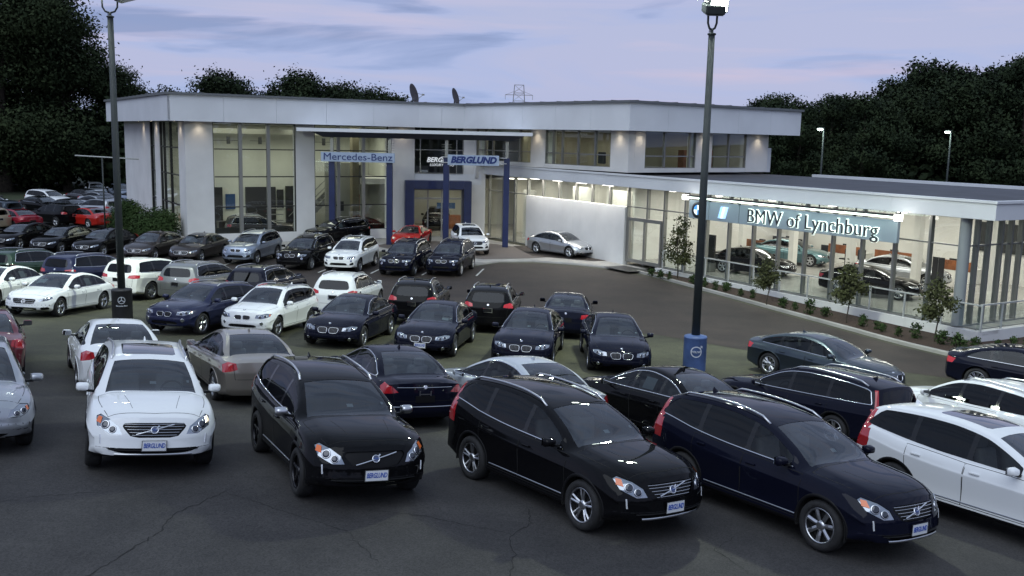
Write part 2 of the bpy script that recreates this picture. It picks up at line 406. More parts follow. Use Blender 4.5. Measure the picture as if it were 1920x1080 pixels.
def wheel_mesh(kind, R, w=.235):
    """tyre and rim meshes, axle along y, outer face at +y"""
    bm = bmesh.new(); rr = R*.69
    lathe(bm, [(rr, -w/2+.02), (rr+.012, -w/2), (R-.045, -w/2-.004), (R-.012, -w/2+.02), (R, -w/2+.06), (R, w/2-.06), (R-.012, w/2-.02), (R-.045, w/2+.004), (rr+.012, w/2), (rr, w/2-.02), (rr-.01, w/2-.05)], 36, 'Y')
    tyre = mesh_of(bm, 'tyre', M_TYRE)
    bm = bmesh.new(); yo = w/2-.012
    lathe(bm, [(rr, -w/2+.03), (rr-.015, 0), (rr-.02, yo-.03), (rr-.022, yo-.006), (rr+.002, yo), (rr+.004, yo-.012)], 36, 'Y', 0)
    def spoke(a, r0, r1, w0, w1, y0, y1, th=.03):
        er = Vector((math.cos(a), 0, math.sin(a))); et = Vector((-math.sin(a), 0, math.cos(a)))
        pr = []
        for r, ww, y in ((r0, w0, y0), ((r0+r1)/2, (w0+w1)/2, (y0+y1)/2+.006), (r1, w1, y1)):
            c = er*r
            pr.append([bm.verts.new(c+et*ww+Vector((0, y-.008, 0))), bm.verts.new(c+Vector((0, y+.004, 0))), bm.verts.new(c-et*ww+Vector((0, y-.008, 0))), bm.verts.new(c-et*ww+Vector((0, y-th, 0))), bm.verts.new(c+et*ww+Vector((0, y-th, 0)))])
        for p, q in zip(pr[:-1], pr[1:]):
            for k in range(5): bm.faces.new((p[k], p[(k+1) % 5], q[(k+1) % 5], q[k]))
    n = {'five': 5, 'double': 5, 'seven': 7, 'ten': 10, 'v': 8, 'multi': 9}[kind]
    for i in range(n):
        a = 2*PI*i/n+.3
        if kind in ('double', 'v', 'multi'):
            for q in (-1, 1):
                aa = a+q*(.17 if kind == 'double' else .14 if kind == 'v' else .12)
                spoke(aa, .05, rr-.01, .020 if kind != 'multi' else .010, .018 if kind != 'multi' else .012, yo-.035, yo-.012)
        else: spoke(a, .04, rr-.01, {'five': .034, 'seven': .030, 'ten': .022}[kind], {'five': .026, 'seven': .034, 'ten': .024}[kind], yo-.035, yo-.012)
    rg = lathe(bm, [(.075, yo-.06), (.072, yo-.028), (.055, yo-.015), (.03, yo-.012)], 16, 'Y'); disc(bm, rg[-1], True)
    rg = lathe(bm, [(rr-.02, yo-.10), (.06, yo-.10)], 24, 'Y', 1); disc(bm, rg[-1], True, 1)
    bmesh.ops.recalc_face_normals(bm, faces=bm.faces)
    return tyre, mesh_of(bm, 'rim', [M_ALU if kind != 'five' else mat('dark rim', (.04, .04, .045), .25, .8), M_LINER])
WHEELS = {}

def ribbon(bvh, pts, proj, w=.008, off=.002, bm=None, mi=0, thick=.0):
    """a thin strip laid on the body along pts (each a 2-D point swept along proj)"""
    out = []
    for p in pts:
        if proj == 'L': o, dd = Vector((p[0], 2.5, p[1])), Vector((0, -1, 0))
        elif proj == 'R': o, dd = Vector((p[0], -2.5, p[1])), Vector((0, 1, 0))
        elif proj == 'F': o, dd = Vector((4, p[0], p[1])), Vector((-1, 0, 0))
        elif proj == 'B': o, dd = Vector((-4, p[0], p[1])), Vector((1, 0, 0))
        else: o, dd = Vector((p[0], p[1], 3)), Vector((0, 0, -1))
        h, n, _, _ = bvh.ray_cast(o, dd)
        if h is None: continue
        if n.dot(dd) > 0: n = -n
        out.append((h, n))
    bm = bm or bmesh.new()
    prev = None
    for i, (h, n) in enumerate(out):
        t = (out[min(i+1, len(out)-1)][0]-out[max(i-1, 0)][0])
        if t.length < 1e-6: continue
        s = t.normalized().cross(n).normalized()*w/2
        c = h+n*off
        cur = [bm.verts.new(c-s-n*thick), bm.verts.new(c-s*.7+n*thick*.5), bm.verts.new(c+s*.7+n*thick*.5), bm.verts.new(c+s-n*thick)] if thick else [bm.verts.new(c-s), bm.verts.new(c+s)]
        if prev and len(prev) == len(cur):
            for k in range(len(cur)-1):
                f = bm.faces.new((prev[k], prev[k+1], cur[k+1], cur[k])); f.material_index = mi; f.smooth = True
        prev = cur
    return bm
def dense(pts, step=.06, close=False):
    if close: pts = pts+[pts[0]]
    out = []
    for a, b in zip(pts[:-1], pts[1:]):
        n = max(1, int(math.hypot(b[0]-a[0], b[1]-a[1])/step))
        out += [(a[0]+(b[0]-a[0])*i/n, a[1]+(b[1]-a[1])*i/n) for i in range(n)]
    return out+[pts[-1]]
def roundpoly(p, it=1, f=.18):
    """round the corners of a closed convex outline"""
    for _ in range(it):
        q = []
        for i, a in enumerate(p):
            b, c = p[i-1], p[(i+1) % len(p)]
            q.append((a[0]+(b[0]-a[0])*f, a[1]+(b[1]-a[1])*f)); q.append((a[0]+(c[0]-a[0])*f, a[1]+(c[1]-a[1])*f))
        p = q; f = .25
    return p

PROTO = {}
def make_car(key, d):
    """one car of a type: an Empty and its parts"""
    root = empty('parked_car'); B = Body(d); bm = B.build(d.get('lod', 0)); bm.normal_update()
    bvh = BVHTree.FromBMesh(bm); R = d['R']; ax = d['wb']/2; hw = B.hw; top, belt = B.top, B.belt
    lod = d.get('lod', 0)
    PNT = PAINTPH
    side = lambda sg: (lambda c, f: c.y*sg > .30)
    def skin(p, proj): # surface point
        o, dd = {'L': (Vector((p[0], 2.5, p[1])), Vector((0, -1, 0))), 'R': (Vector((p[0], -2.5, p[1])), Vector((0, 1, 0))), 'F': (Vector((4, p[0], p[1])), Vector((-1, 0, 0))), 'B': (Vector((-4, p[0], p[1])), Vector((1, 0, 0))), 'T': (Vector((p[0], p[1], 3)), Vector((0, 0, -1)))}[proj]
        h, n, _, _ = bvh.ray_cast(o, dd)
        if h is None: return Vector((p[0], 0, p[1])), Vector((0, 0, 1))
        return h, (n if n.dot(dd) < 0 else -n)
    # ---- glass outlines
    xc, xrf, xrr, xbl = d['xc'], d['xrf'], d['xrr'], d['xbl']
    cr = d.get('crown', .055)
    def wtop(x):
        h = top(x)-belt(x); Hh = d['H']-belt(-.3); w = B.wm(x)
        return (w-.085)-((hw-.085)-d['rw'])*min(1, h/Hh)
    ws = []
    for i in range(9):
        x = xc+(xrf-xc)*i/8; ws.append((x, wtop(x)-(.10+.02*(1-i/8))))
    wpoly = [(xc+.05, 0)]+[(x, y) for x, y in ws]+[(xrf-.03, ws[-1][1]*.5), (xrf-.035, 0)]
    wpoly = [p for p in wpoly]+[(x, -y) for x, y in wpoly[::-1] if y > 0]
    wpoly = hull(wpoly)
    up = lambda c, f: f.normal.z > .12 and c.z > belt(c.x)-.05
    parts = {}
    f = knife(bm, wpoly, (0, 0, 1), lambda c, g: up(c, g) and c.x > xrf-.3); ws_o = lift(bm, f, 'windshield', M_WIN, root, .004)
    chrome = bmesh.new(); seams = bmesh.new()
    # ---- side glass
    dlo0, dlo1 = d['dlo']          # rear and front end of the side glass
    piers = d['piers']             # x centres of the pillars between panes
    zbf = lambda x: belt(x)+.035
    ztf = lambda x: top(x)-cr-.045
    cuts = [dlo1]+[p for p in piers]+[dlo0]
    panes = []
    for i in range(len(cuts)-1):
        x1 = cuts[i]-(.0 if i == 0 else .045); x0 = cuts[i+1]+(.0 if i == len(cuts)-2 else .045)
        pts = []
        nseg = 10; tp = []
        for k in range(nseg+1):
            x = x0+(x1-x0)*k/nseg
            zt_ = min(ztf(x), ztf(x)) ; zb_ = zbf(x)
            if i == len(cuts)-2: zt_ = min(zt_, zb_+ (x-x0)*d.get('dslope', 4.)+.04)
            if zt_ > zb_+.02: tp.append((x, zt_))
        if len(tp) < 2: continue
        bt = [(tp[0][0], zbf(tp[0][0])), ((tp[0][0]+tp[-1][0])/2, zbf((tp[0][0]+tp[-1][0])/2)-.002), (tp[-1][0], zbf(tp[-1][0]))]
        pl = hull(bt+tp); pl = roundpoly(pl, 1, .10); panes.append(pl)
    for sg, pr in ((1, 'L'), (-1, 'R')):
        for i, pl in enumerate(panes):
            f = knife(bm, pl, (0, 1, 0), lambda c, g, sg=sg: c.y*sg > .30 and abs(g.normal.y) > .3)
            m_ = M_TINT if (d.get('tint') and i > 0) else M_SIDE
            lift(bm, f, 'side_window', m_, root, .005)
        allp = hull([p for pl in panes for p in pl])
        f = knife(bm, allp, (0, 1, 0), lambda c, g, sg=sg: c.y*sg > .30 and abs(g.normal.y) > .3)
        lift(bm, f, 'window_pillar', M_GLB, root, .003, split=True)
        zup = [p for p in allp]
        if d.get('chrome', 1) == 2: ribbon(bvh, dense(zup, .08, True), pr, .022, .003, chrome, 0, .004)
        elif d.get('chrome', 1) == 1:
            lo = sorted([(x, zbf(x)-.012) for x in np.linspace(dlo0+.06, dlo1+.05, 14)])
            ribbon(bvh, lo, pr, .022, .003, chrome, 0, .004)
    # ---- rear glass
    if d['shape'] == 'box':
        z0, z1 = d['rg']; a0, a1 = d['rgw']
        pl = roundpoly([(-a0, z0), (a0, z0), (a1, z1), (-a1, z1)], 2, .12)
        f = knife(bm, pl, (1, 0, 0), lambda c, g: c.x < d['rx']+.75 and g.normal.x < -.2)
        lift(bm, f, 'rear_window', M_TINT if d.get('tint') else M_WIN, root, .006)
    else:
        rp = []
        for i in range(9):
            x = xrr+(xbl-xrr)*i/8; rp.append((x, max(.2, wtop(x)-.11)))
        rp = [(x, y) for x, y in rp]+[(x, -y) for x, y in rp[::-1]]
        f = knife(bm, hull(rp), (0, 0, 1), lambda c, g: up(c, g) and c.x < xrr+.3)
        lift(bm, f, 'rear_window', M_WIN, root, .004)
    if d.get('sunroof'):
        a, b, yw = d['sunroof']
        f = knife(bm, roundpoly([(a, -yw), (b, -yw), (b, yw), (a, yw)], 1, .06), (0, 0, 1), lambda c, g: g.normal.z > .6 and c.z > belt(c.x)+.2)
        lift(bm, f, 'sunroof', M_ROOFG, root, .002)
    # ---- lights
    for sg, pr in ((1, 'L'), (-1, 'R')):
        dirn = Vector((math.cos(d['hla']), sg*math.sin(d['hla']), 0)); e1 = Vector((-math.sin(d['hla']), sg*math.cos(d['hla']), 0))
        f = knife(bm, hull([(p[0]-d['fx']*math.sin(d['hla']), p[1]) for p in d['head']]), dirn, lambda c, g, sg=sg: c.y*sg > .1 and c.x > ax-.1, e1, Vector((0, 0, 1)))
        hl = lift(bm, f, 'headlight', M_LENS, root, .008)
        if hl is not None and not lod:
            ob = bmesh.new()
            for (u_, z_, r_) in d['proj']:
                p = dirn*4+e1*(u_-d['fx']*math.sin(d['hla']))+Vector((0, 0, z_)); h, n, _, _ = bvh.ray_cast(p, -dirn)
                if h is None: continue
                if n.dot(dirn) < 0: n = -n
                q = n.to_track_quat('Z', 'Y').to_matrix().to_4x4(); q.translation = h
                rg = lathe(ob, [(r_*1.25, -.006), (r_*1.2, .004), (r_*1.0, .004)], 16, 'Z', 1, q); 
                rg = lathe(ob, [(r_, .001), (r_*.8, .006), (r_*.4, .010)], 16, 'Z', 0, q); disc(ob, rg[-1])
            obj('projector', ob, [M_LAMPD, M_CHR], hl)
            om = d.get('marker')
            if om:
                mb = bmesh.new()
                u_, z_, w_, h_ = om; vs_ = []
                for du, dz in ((-w_, -h_), (w_, -h_*.6), (w_*.9, h_), (-w_*.6, h_*.8)):
                    p = dirn*4+e1*(u_+du-d['fx']*math.sin(d['hla']))+Vector((0, 0, z_+dz)); h, n, _, _ = bvh.ray_cast(p, -dirn)
                    if h is not None: vs_.append(mb.verts.new(h+dirn*.002))
                if len(vs_) > 2: mb.faces.new(vs_ if sg > 0 else vs_[::-1])
                obj('side_marker', mb, M_ORANGE, hl)
        dirn = Vector((-math.cos(d['tla']), sg*math.sin(d['tla']), 0)); e1 = Vector((math.sin(d['tla']), sg*math.cos(d['tla']), 0))
        for tl in d['tail']:
            f = knife(bm, hull([(p[0]+d['rx']*math.sin(d['tla']), p[1]) for p in tl]), dirn, lambda c, g, sg=sg: c.y*sg > .1 and c.x < -ax+.35, e1, Vector((0, 0, 1)))
            lift(bm, f, 'taillight', M_RED, root, .002)
    # ---- grille
    gf = d['grille']
    fr = lambda c, g: c.x > ax+.3 and g.normal.x > .1
    if gf['kind'] == 'bars':
        pl = roundpoly(gf['poly'], 1, .15)
        f = knife(bm, pl, (1, 0, 0), fr); g = lift(bm, f, 'grille', M_BLK, root, .02)
        if g:
            ob = bmesh.new(); ys = [p[0] for p in gf['poly']]
            for z in gf['bars']:
                a = gf['hw'](z); pts = [(y, z) for y in np.linspace(-a, a, 12)]
                ribbon(bvh, pts, 'F', .009, .004, ob, 0, .004)
            if gf.get('rim'): ribbon(bvh, dense(pl, .08, True), 'F', .018, .004, ob, 0, .006)
            if gf.get('slash'):
                ribbon(bvh, dense(gf['slash'], .06), 'F', .022, .012, ob, 0, .006)
            obj('grille_slat', ob, M_CHR if not gf.get('dark') else M_BLK, g)
    else:
        for sg in (1, -1):
            pl = roundpoly([(y*sg, z) for y, z in gf['poly']], 2, .2)
            f = knife(bm, pl, (1, 0, 0), fr); g = lift(bm, f, 'grille', M_BLK, root, .02)
            if g:
                ob = bmesh.new(); ribbon(bvh, dense(pl, .05, True), 'F', .015, .004, ob, 0, .008)
                ys = [p[0] for p in gf['poly']]; zs = [p[1] for p in gf['poly']]
                if not lod:
                    for k in range(7):
                        y = min(ys)+(max(ys)-min(ys))*(k+.8)/7.6
                        ribbon(bvh, [(y*sg, z) for z in np.linspace(min(zs)+.015, max(zs)-.015, 3)], 'F', .008, -.004, ob, 1)
                obj('kidney_frame', ob, [M_CHR, mat('dark chrome', (.12, .12, .13), .3, .9)], g)
    # emblem on the nose
    ez = d['emblem']; h, n = skin((0, ez), 'F') if d.get('emb', 'F') == 'F' else skin((ez, 0), 'T')
    q = n.to_track_quat('Z', 'Y').to_matrix().to_4x4(); q.translation = h+n*.006
    ob = bmesh.new(); er = d.get('er', .055)
    lathe(ob, [(er, -.01), (er, .004), (er*.86, .010), (er*.74, .004)], 20, 'Z', 0, q)
    rg = lathe(ob, [(er*.74, .003), (er*.3, .004)], 20, 'Z', 1, q); disc(ob, rg[-1], False, 1)
    if d['make'] == 'v':
        for s_ in (-1, 1): pass
        box(ob, (er*.80, er*.80, .006), (.045, .020, .010), PI/4, 0, 0, q)
        box(ob, (0, 0, .007), (er*1.3, er*.34, .006), 0, 0, 2, q)
    elif d['make'] == 's':
        for k in range(3): box(ob, (er*.36*math.cos(PI/2+k*2*PI/3), er*.36*math.sin(PI/2+k*2*PI/3), .006), (er*.78, er*.12, .008), PI/2+k*2*PI/3, 0, 0, q)
    else:
        box(ob, (er*.26, er*.26, .005), (er*.5, er*.5, .003), 0, 0, 2, q); box(ob, (-er*.26, -er*.26, .005), (er*.5, er*.5, .003), 0, 0, 2, q)
        box(ob, (-er*.26, er*.26, .005), (er*.5, er*.5, .003), 0, 0, 3, q); box(ob, (er*.26, -er*.26, .005), (er*.5, er*.5, .003), 0, 0, 3, q)
    obj('emblem', ob, [M_CHR, M_BLK if d['make'] != 'v' else mat('emblem grey', (.10, .12, .2), .3, .5), mat('emblem blue', (.04, .08, .24), .3), mat('emblem white', (.75, .77, .8), .3)], root)
    # ---- lower intakes, fog lamps, skid plate
    for pl in d.get('intakes', []):
        f = knife(bm, roundpoly(pl, 2, .16), (1, 0, 0), fr); lift(bm, f, 'lower_intake', M_BLK, root, .03)
    if d.get('skid'):
        ob = bmesh.new(); a, z = d['skid']; ribbon(bvh, [(y, z) for y in np.linspace(-a, a, 14)], 'F', .035, .006, ob, 0, .012); obj('skid_plate', ob, M_ALU, root)
    if d.get('drl'):
        for sg in (1, -1):
            ob = bmesh.new(); ribbon(bvh, dense([(y*sg, z) for y, z in d['drl']], .04), 'F', .026, .004, ob, 0, .008); obj('running_light', ob, mat('running light', (.8, .82, .85), .15, .3, 1.), root)
    if d.get('fog'):
        for sg in (1, -1):
            y, z, r_ = d['fog']; h, n = skin((y*sg, z), 'F'); q = n.to_track_quat('Z', 'Y').to_matrix().to_4x4(); q.translation = h
            ob = bmesh.new(); rg = lathe(ob, [(r_*1.3, -.004), (r_*1.2, .006), (r_, .003)], 14, 'Z', 0, q); disc(ob, rg[-1], False, 1); obj('fog_lamp', ob, [M_CHR, M_LENS], root)
    # ---- wheel arches
    for sx in (ax, -ax):
        for sg in (1, -1):
            ar = R+.055
            pl = [(sx+ar*math.cos(a), R+ar*math.sin(a)) for a in np.linspace(-.25, PI+.25, 20)]+[(sx-ar*.92, -.1), (sx+ar*.92, -.1)]
            f = knife(bm, hull(pl), (0, 1, 0), lambda c, g, sg=sg: c.y*sg > .42 and c.z < R+ar+.05)
            bmesh.ops.delete(bm, geom=f, context='FACES')
            lip = bmesh.new(); pts = [(sx+(ar+.012)*math.cos(a), R+(ar+.012)*math.sin(a)) for a in np.linspace(-.30, PI+.30, 22)]
            ribbon(bvh, pts, 'L' if sg > 0 else 'R', .05 if d.get('clad') else .022, .004, lip, 0, .008)
            parts.setdefault('lip', []).append(obj('wheel_arch', lip, M_BLK if d.get('clad') else PNT, root))
    for sx in (ax, -ax):
        for sg in (1, -1):
            lb = bmesh.new(); rg = lathe(lb, [(R+.06, sg*(hw-.02)), (R+.06, sg*(hw-.42)), (.02, sg*(hw-.42))], 24, 'Y', 0, Matrix.Translation((sx, 0, R)))
            cut = [v for v in lb.verts if v.co.z < d['zb']-.02]
            bmesh.ops.delete(lb, geom=cut, context='VERTS'); obj('wheel_well', lb, M_LINER, root)
    # ---- doors and bonnet taken out as panels
    if not lod:
        for sg, pr in ((1, 'L'), (-1, 'R')):
            zs0 = d['zb']+.13
            for (x0, x1) in d['doors']:
                xr_ = max(x0, -ax+R+.10)
                pl = [(xr_, zs0), (x1, zs0), (x1+.02, belt(x1)-.02), ((x0+x1)/2, belt((x0+x1)/2)-.012), (x0, belt(x0)-.02), (x0, (zs0+belt(x0))/2+.02)]
                if xr_ <= x0: pl = pl[:-1]
                pl = hull(pl)
                f = knife(bm, pl, (0, 1, 0), lambda c, g, sg=sg: c.y*sg > .55 and abs(g.normal.y) > .4)
                dr = lift(bm, f, 'door', PNT, root, .0)
                ribbon(bvh, dense(pl, .08, True), pr, .009, .003, seams)
                if dr:
                    hx = x0+.20; hz = belt(hx)-.13; h, n = skin((hx, hz), pr)
                    hb = bmesh.new(); box(hb, (h.x, h.y+sg*.018, h.z), (.17, .026, .030), 0, .008)
                    obj('door_handle', hb, PNT if d.get('chrome', 1) < 3 else M_CHR, dr)
        hood = [(xc+.10, 0)]
        xh0, xh1 = xc+.09, d['fx']-d.get('hoodend', .28)
        hl_ = []
        for i in range(7):
            x = xh0+(xh1-xh0)*i/6; hl_.append((x, B.wm(x)-.16-.10*(i/6)**2))
        pl = hull(hl_+[(x, -y) for x, y in hl_]+[(xh1+.06, 0)])
        f = knife(bm, pl, (0, 0, 1), lambda c, g: g.normal.z > .35 and c.z > belt(c.x)-.15 and c.x > xc-.1)
        lift(bm, f, 'hood', PNT, root, 0.)
        ribbon(bvh, dense(pl, .08, True), 'T', .009, .0015, seams)
        for sg in (1, -1):   # pressed lines on the bonnet
            ribbon(bvh, [(x, sg*(.30+.16*(xh1-x))) for x in np.linspace(xh1-.1, xh0+.2, 8)], 'T', .006, .001, seams)
        # tailgate outline
        if d['shape'] == 'box':
            a0 = d['rgw'][0]+.07; ribbon(bvh, dense([(-a0+.02, .62), (-a0-.02, 1.0)], .08), 'B', .009, .0015, seams); ribbon(bvh, dense([(a0-.02, .62), (a0+.02, 1.0)], .08), 'B', .009, .0015, seams); ribbon(bvh, dense([(-a0+.02, .62), (a0-.02, .62)], .1), 'B', .009, .0015, seams)
        else:
            a0 = hw-.28; zt = top(d['rx']+.1)
            ribbon(bvh, dense([(-a0, .62), (-a0-.05, zt-.06)], .06), 'B', .009, .0015, seams); ribbon(bvh, dense([(a0, .62), (a0+.05, zt-.06)], .06), 'B', .009, .0015, seams); ribbon(bvh, dense([(-a0, .62), (a0, .62)], .1), 'B', .009, .0015, seams)
            if d.get('bootstrip'): ribbon(bvh, dense([(-a0+.05, zt-.12), (a0-.05, zt-.12)], .1), 'B', .014, .003, chrome, 0, .004); ribbon(bvh, dense([(-hw+.12, .50), (hw-.12, .50)], .1), 'B', .02, .003, chrome, 0, .004)
        if d.get('rails'):
            for sg in (1, -1):
                rb = bmesh.new(); pts = []
                a, b = d['rails']
                for i, x in enumerate(np.linspace(a, b, 12)):
                    y = wtop(x)-.045; h, n = skin((x, y*sg), 'T'); lift_ = .045 if 0 < i < 11 else -.005
                    pts.append(Vector((h.x, h.y, h.z+lift_)))
                tube(rb, pts, .020, 6); 
                obj('roof_rail', rb, M_ALU, root)
        ab = bmesh.new(); xa = xrr+.25; h, n = skin((xa, 0), 'T')
        v = [ab.verts.new(h+Vector(c)) for c in ((.09, -.022, -.01), (.09, .022, -.01), (-.05, .02, -.01), (-.05, -.02, -.01), (-.045, .006, .065), (-.045, -.006, .065))]
        for q_ in ((0, 1, 4, 5), (1, 2, 4), (0, 5, 3), (2, 3, 5, 4)): ab.faces.new([v[i] for i in q_])
        obj('roof_antenna', ab, PNT, root)
        tag(obj('panel_gap', seams, M_SEAM, root), kind='stuff')
    else: seams.free()
    if len(chrome.verts): obj('chrome_trim', chrome, M_CHR if d.get('chrome', 1) else M_BLK, root)
    else: chrome.free()
    # lower cladding
    if d.get('clad'):
        zc_ = d['clad']
        r = bmesh.ops.bisect_plane(bm, geom=bm.verts[:]+bm.edges[:]+bm.faces[:], plane_co=(0, 0, zc_), plane_no=(0, 0, 1), dist=1e-5)
        f = [g for g in bm.faces if g.calc_center_median().z < zc_]
        lift(bm, f, 'lower_cladding', M_BLK, root, 0.)
    # ---- body itself
    for f in bm.faces: f.smooth = True
    for e in bm.edges:
        if len(e.link_faces) == 2 and e.calc_face_angle(0) > math.radians(48): e.smooth = False
    obj('body', bm, PNT, root)
    # ---- mirrors
    for sg in (1, -1):
        mb = bmesh.new(); mx_, mz = d['mir']; y0 = B.wm(mx_)-.09
        box(mb, (mx_, sg*(y0+.17), mz), (.13, .205, .14), 0, .045)
        for f in mb.faces: f.smooth = True
        for v in mb.verts:
            if v.co.x > mx_: v.co.z = mz+(v.co.z-mz)*.80; v.co.y = sg*(y0+.17)+(v.co.y-sg*(y0+.17))*.9
        mo = obj('side_mirror', mb, PNT if not d.get('alumir') else M_ALU, root)
        mg = bmesh.new(); box(mg, (mx_-.066, sg*(y0+.17), mz), (.006, .185, .11), 0, 0, 0); beam(mg, (mx_, sg*(y0-.02), mz-.07), (mx_, sg*(y0+.12), mz-.055), .06, .035, 1)
        obj('mirror_glass', mg, [mat('mirror glass', (.5, .52, .55), .03, 1.), M_BLK], mo)
    if d.get('sill'):
        for pr in 'LR':
            ob = bmesh.new(); ribbon(bvh, [(x, .41) for x in np.linspace(-ax+.50, ax-.45, 12)], pr, .022, .005, ob, 0, .006); obj('sill_trim', ob, M_ALU, root)
    if d.get('boot_text'):
        z_ = d['boot_text']; h, n = skin((0, z_), 'B'); me = text_mesh('VOLVO', .055, .001, 0, .002, 2.3).copy(); me.transform(Matrix.Translation(h+Vector((-.008, 0, 0))) @ Matrix(((0, 0, -1, 0), (-1, 0, 0, 0), (0, 1, 0, 0), (0, 0, 0, 1)))); me.materials.append(M_CHR); link('lettering', me, root)
        ob = bmesh.new()
        for y_ in (-.12, .12): box(ob, (h.x-.03, y_, .76), (.01, .02, .14))
        box(ob, (h.x-.03, 0, .76), (.01, .24, .02)); obj('plate_bracket', ob, M_ALU, root)
    # ---- plate
    if d.get('plate'):
        h, n = skin((0, d['plate']), 'F'); pb = bmesh.new(); q = Matrix.Translation(h+Vector((.022, 0, 0)))
        box(pb, (0, 0, 0), (.012, .36, .165), 0, 0, 1, q); box(pb, (.003, 0, 0), (.012, .335, .145), 0, 0, 0, q)
        po = obj('dealer_plate', pb, [M_PLW, M_CHR], root)
        me = text_mesh('BERGLUND', .086, .0018, .18, .002, .96).copy(); me.transform(Matrix.Translation(h+Vector((.032, 0, .002))) @ Matrix(((0, 0, 1, 0), (1, 0, 0, 0), (0, 1, 0, 0), (0, 0, 0, 1))) @ Matrix.Diagonal((.72, 1.15, 1, 1))); me.materials.append(M_PLB)
        link('lettering', me, po)
    rz_ = d.get('rplate', .80); h, n = skin((0, rz_), 'B'); pb = bmesh.new()
    if d.get('rplate_frame'):
        box(pb, (h.x-.01, 0, rz_), (.012, .34, .17), 0, 0, 1); box(pb, (h.x-.014, 0, rz_), (.012, .29, .12), 0, 0, 0)
        obj('plate_frame', pb, [M_BLK, M_CHR], root)
    else:
        box(pb, (h.x-.004, 0, rz_), (.016, .42, .14), 0, 0, 0); obj('plate_recess', pb, M_BLK, root)
    if not lod:
        ob = bmesh.new(); zz = d.get('remb', rz_+.2); h, n = skin((0, zz), 'B'); q = n.to_track_quat('Z', 'Y').to_matrix().to_4x4(); q.translation = h+n*.003
        rg = lathe(ob, [(.045, -.003), (.042, .005), (.03, .006)], 16, 'Z', 0, q); disc(ob, rg[-1]); obj('rear_emblem', ob, M_CHR, root)
    # ---- wheels
    wk = (d['rim'], R)
    if wk not in WHEELS: WHEELS[wk] = wheel_mesh(*wk)
    ty, rm = WHEELS[wk]
    for sx in (ax, -ax):
        for sg in (1, -1):
            w = empty('wheel', (sx, sg*(hw-.125), R), 0 if sg > 0 else PI); w.parent = root
            link('tyre', ty, w); link('rim', rm, w)
    # ---- inside
    if not lod or d.get('seats'):
        zf = d['zb']+.12; bz = belt(0)
        sm = 1 if d.get('dark_seats') else 0
        rows = [(.02, (.36, -.36)), (-.92, (.36, -.36))]
        for rx_, ys in rows:
            for y in ys:
                ib = bmesh.new()
                box(ib, (rx_+.22, y, bz-.42), (.50, .48, .16), 0, .05)
                box(ib, (0, 0, 0), (.14, .46, .60), 0, .05, 0, Matrix.Translation((rx_-.12, y, bz-.10)) @ Matrix.Rotation(-.22, 4, 'Y'))
                box(ib, (rx_-.24, y, bz+.27), (.09, .25, .17), 0, .04)
                for f in ib.faces: f.smooth = True
                obj('seat', ib, M_SEATD if sm else M_SEATC, root)
        db = bmesh.new(); 
        box(db, (xc-.28, 0, bz-.12), (.62, 2*hw-.30, .22), 0, .06); box(db, (-.4, 0, zf), (2.9, 2*hw-.30, .04))
        if d['shape'] == 'box': box(db, ((-1.30+d['rx']+.2)/2, 0, bz-.12), (abs(d['rx']+.25+1.30), 2*hw-.34, .03))
        else: box(db, ((xrr-.15+xbl)/2, 0, bz-.03), (abs(xbl-xrr)+.35, 2*hw-.40, .03))
        q = Matrix.Translation((xc-.62, .37, bz-.03)) @ Matrix.Rotation(math.radians(65), 4, 'Y'); n_ = 20
        tube(db, [q @ Vector((.18*math.cos(2*PI*k/n_), .18*math.sin(2*PI*k/n_), 0)) for k in range(n_+1)], .016, 6)
        box(db, (0, 0, -.01), (.12, .30, .03), 0, 0, 0, q)
        box(db, (xrf+.14, 0, top(xrf)-.13), (.05, .24, .07), 0, .015)
        obj('dashboard', db, mat('dashboard', (.03, .03, .032), .7), root)
    # window stickers
    st = bmesh.new()
    def patch(pr, cx_, cy_, w_, h_, off=.006, n=3):
        g = [[None]*(n+1) for _ in range(n+1)]
        for i in range(n+1):
            for j in range(n+1):
                h, nn_ = skin((cx_-w_/2+w_*i/n, cy_-h_/2+h_*j/n), pr); g[i][j] = st.verts.new(h-nn_*off)
        for i in range(n):
            for j in range(n): st.faces.new((g[i][j], g[i+1][j], g[i+1][j+1], g[i][j+1]))
    for pt in d.get('stickers', []): patch(*pt)
    if len(st.verts): obj('window_sticker', st, M_PAPER, root)
    else: st.free()
    return root
def hull(p):
    p = sorted(set((round(a, 5), round(b, 5)) for a, b in p))
    def half(q):
        o = []
        for c in q:
            while len(o) > 1 and (o[-1][0]-o[-2][0])*(c[1]-o[-2][1])-(o[-1][1]-o[-2][1])*(c[0]-o[-2][0]) <= 1e-9: o.pop()
            o.append(c)
        return o
    a = half(p); b = half(p[::-1]); return a[:-1]+b[:-1]

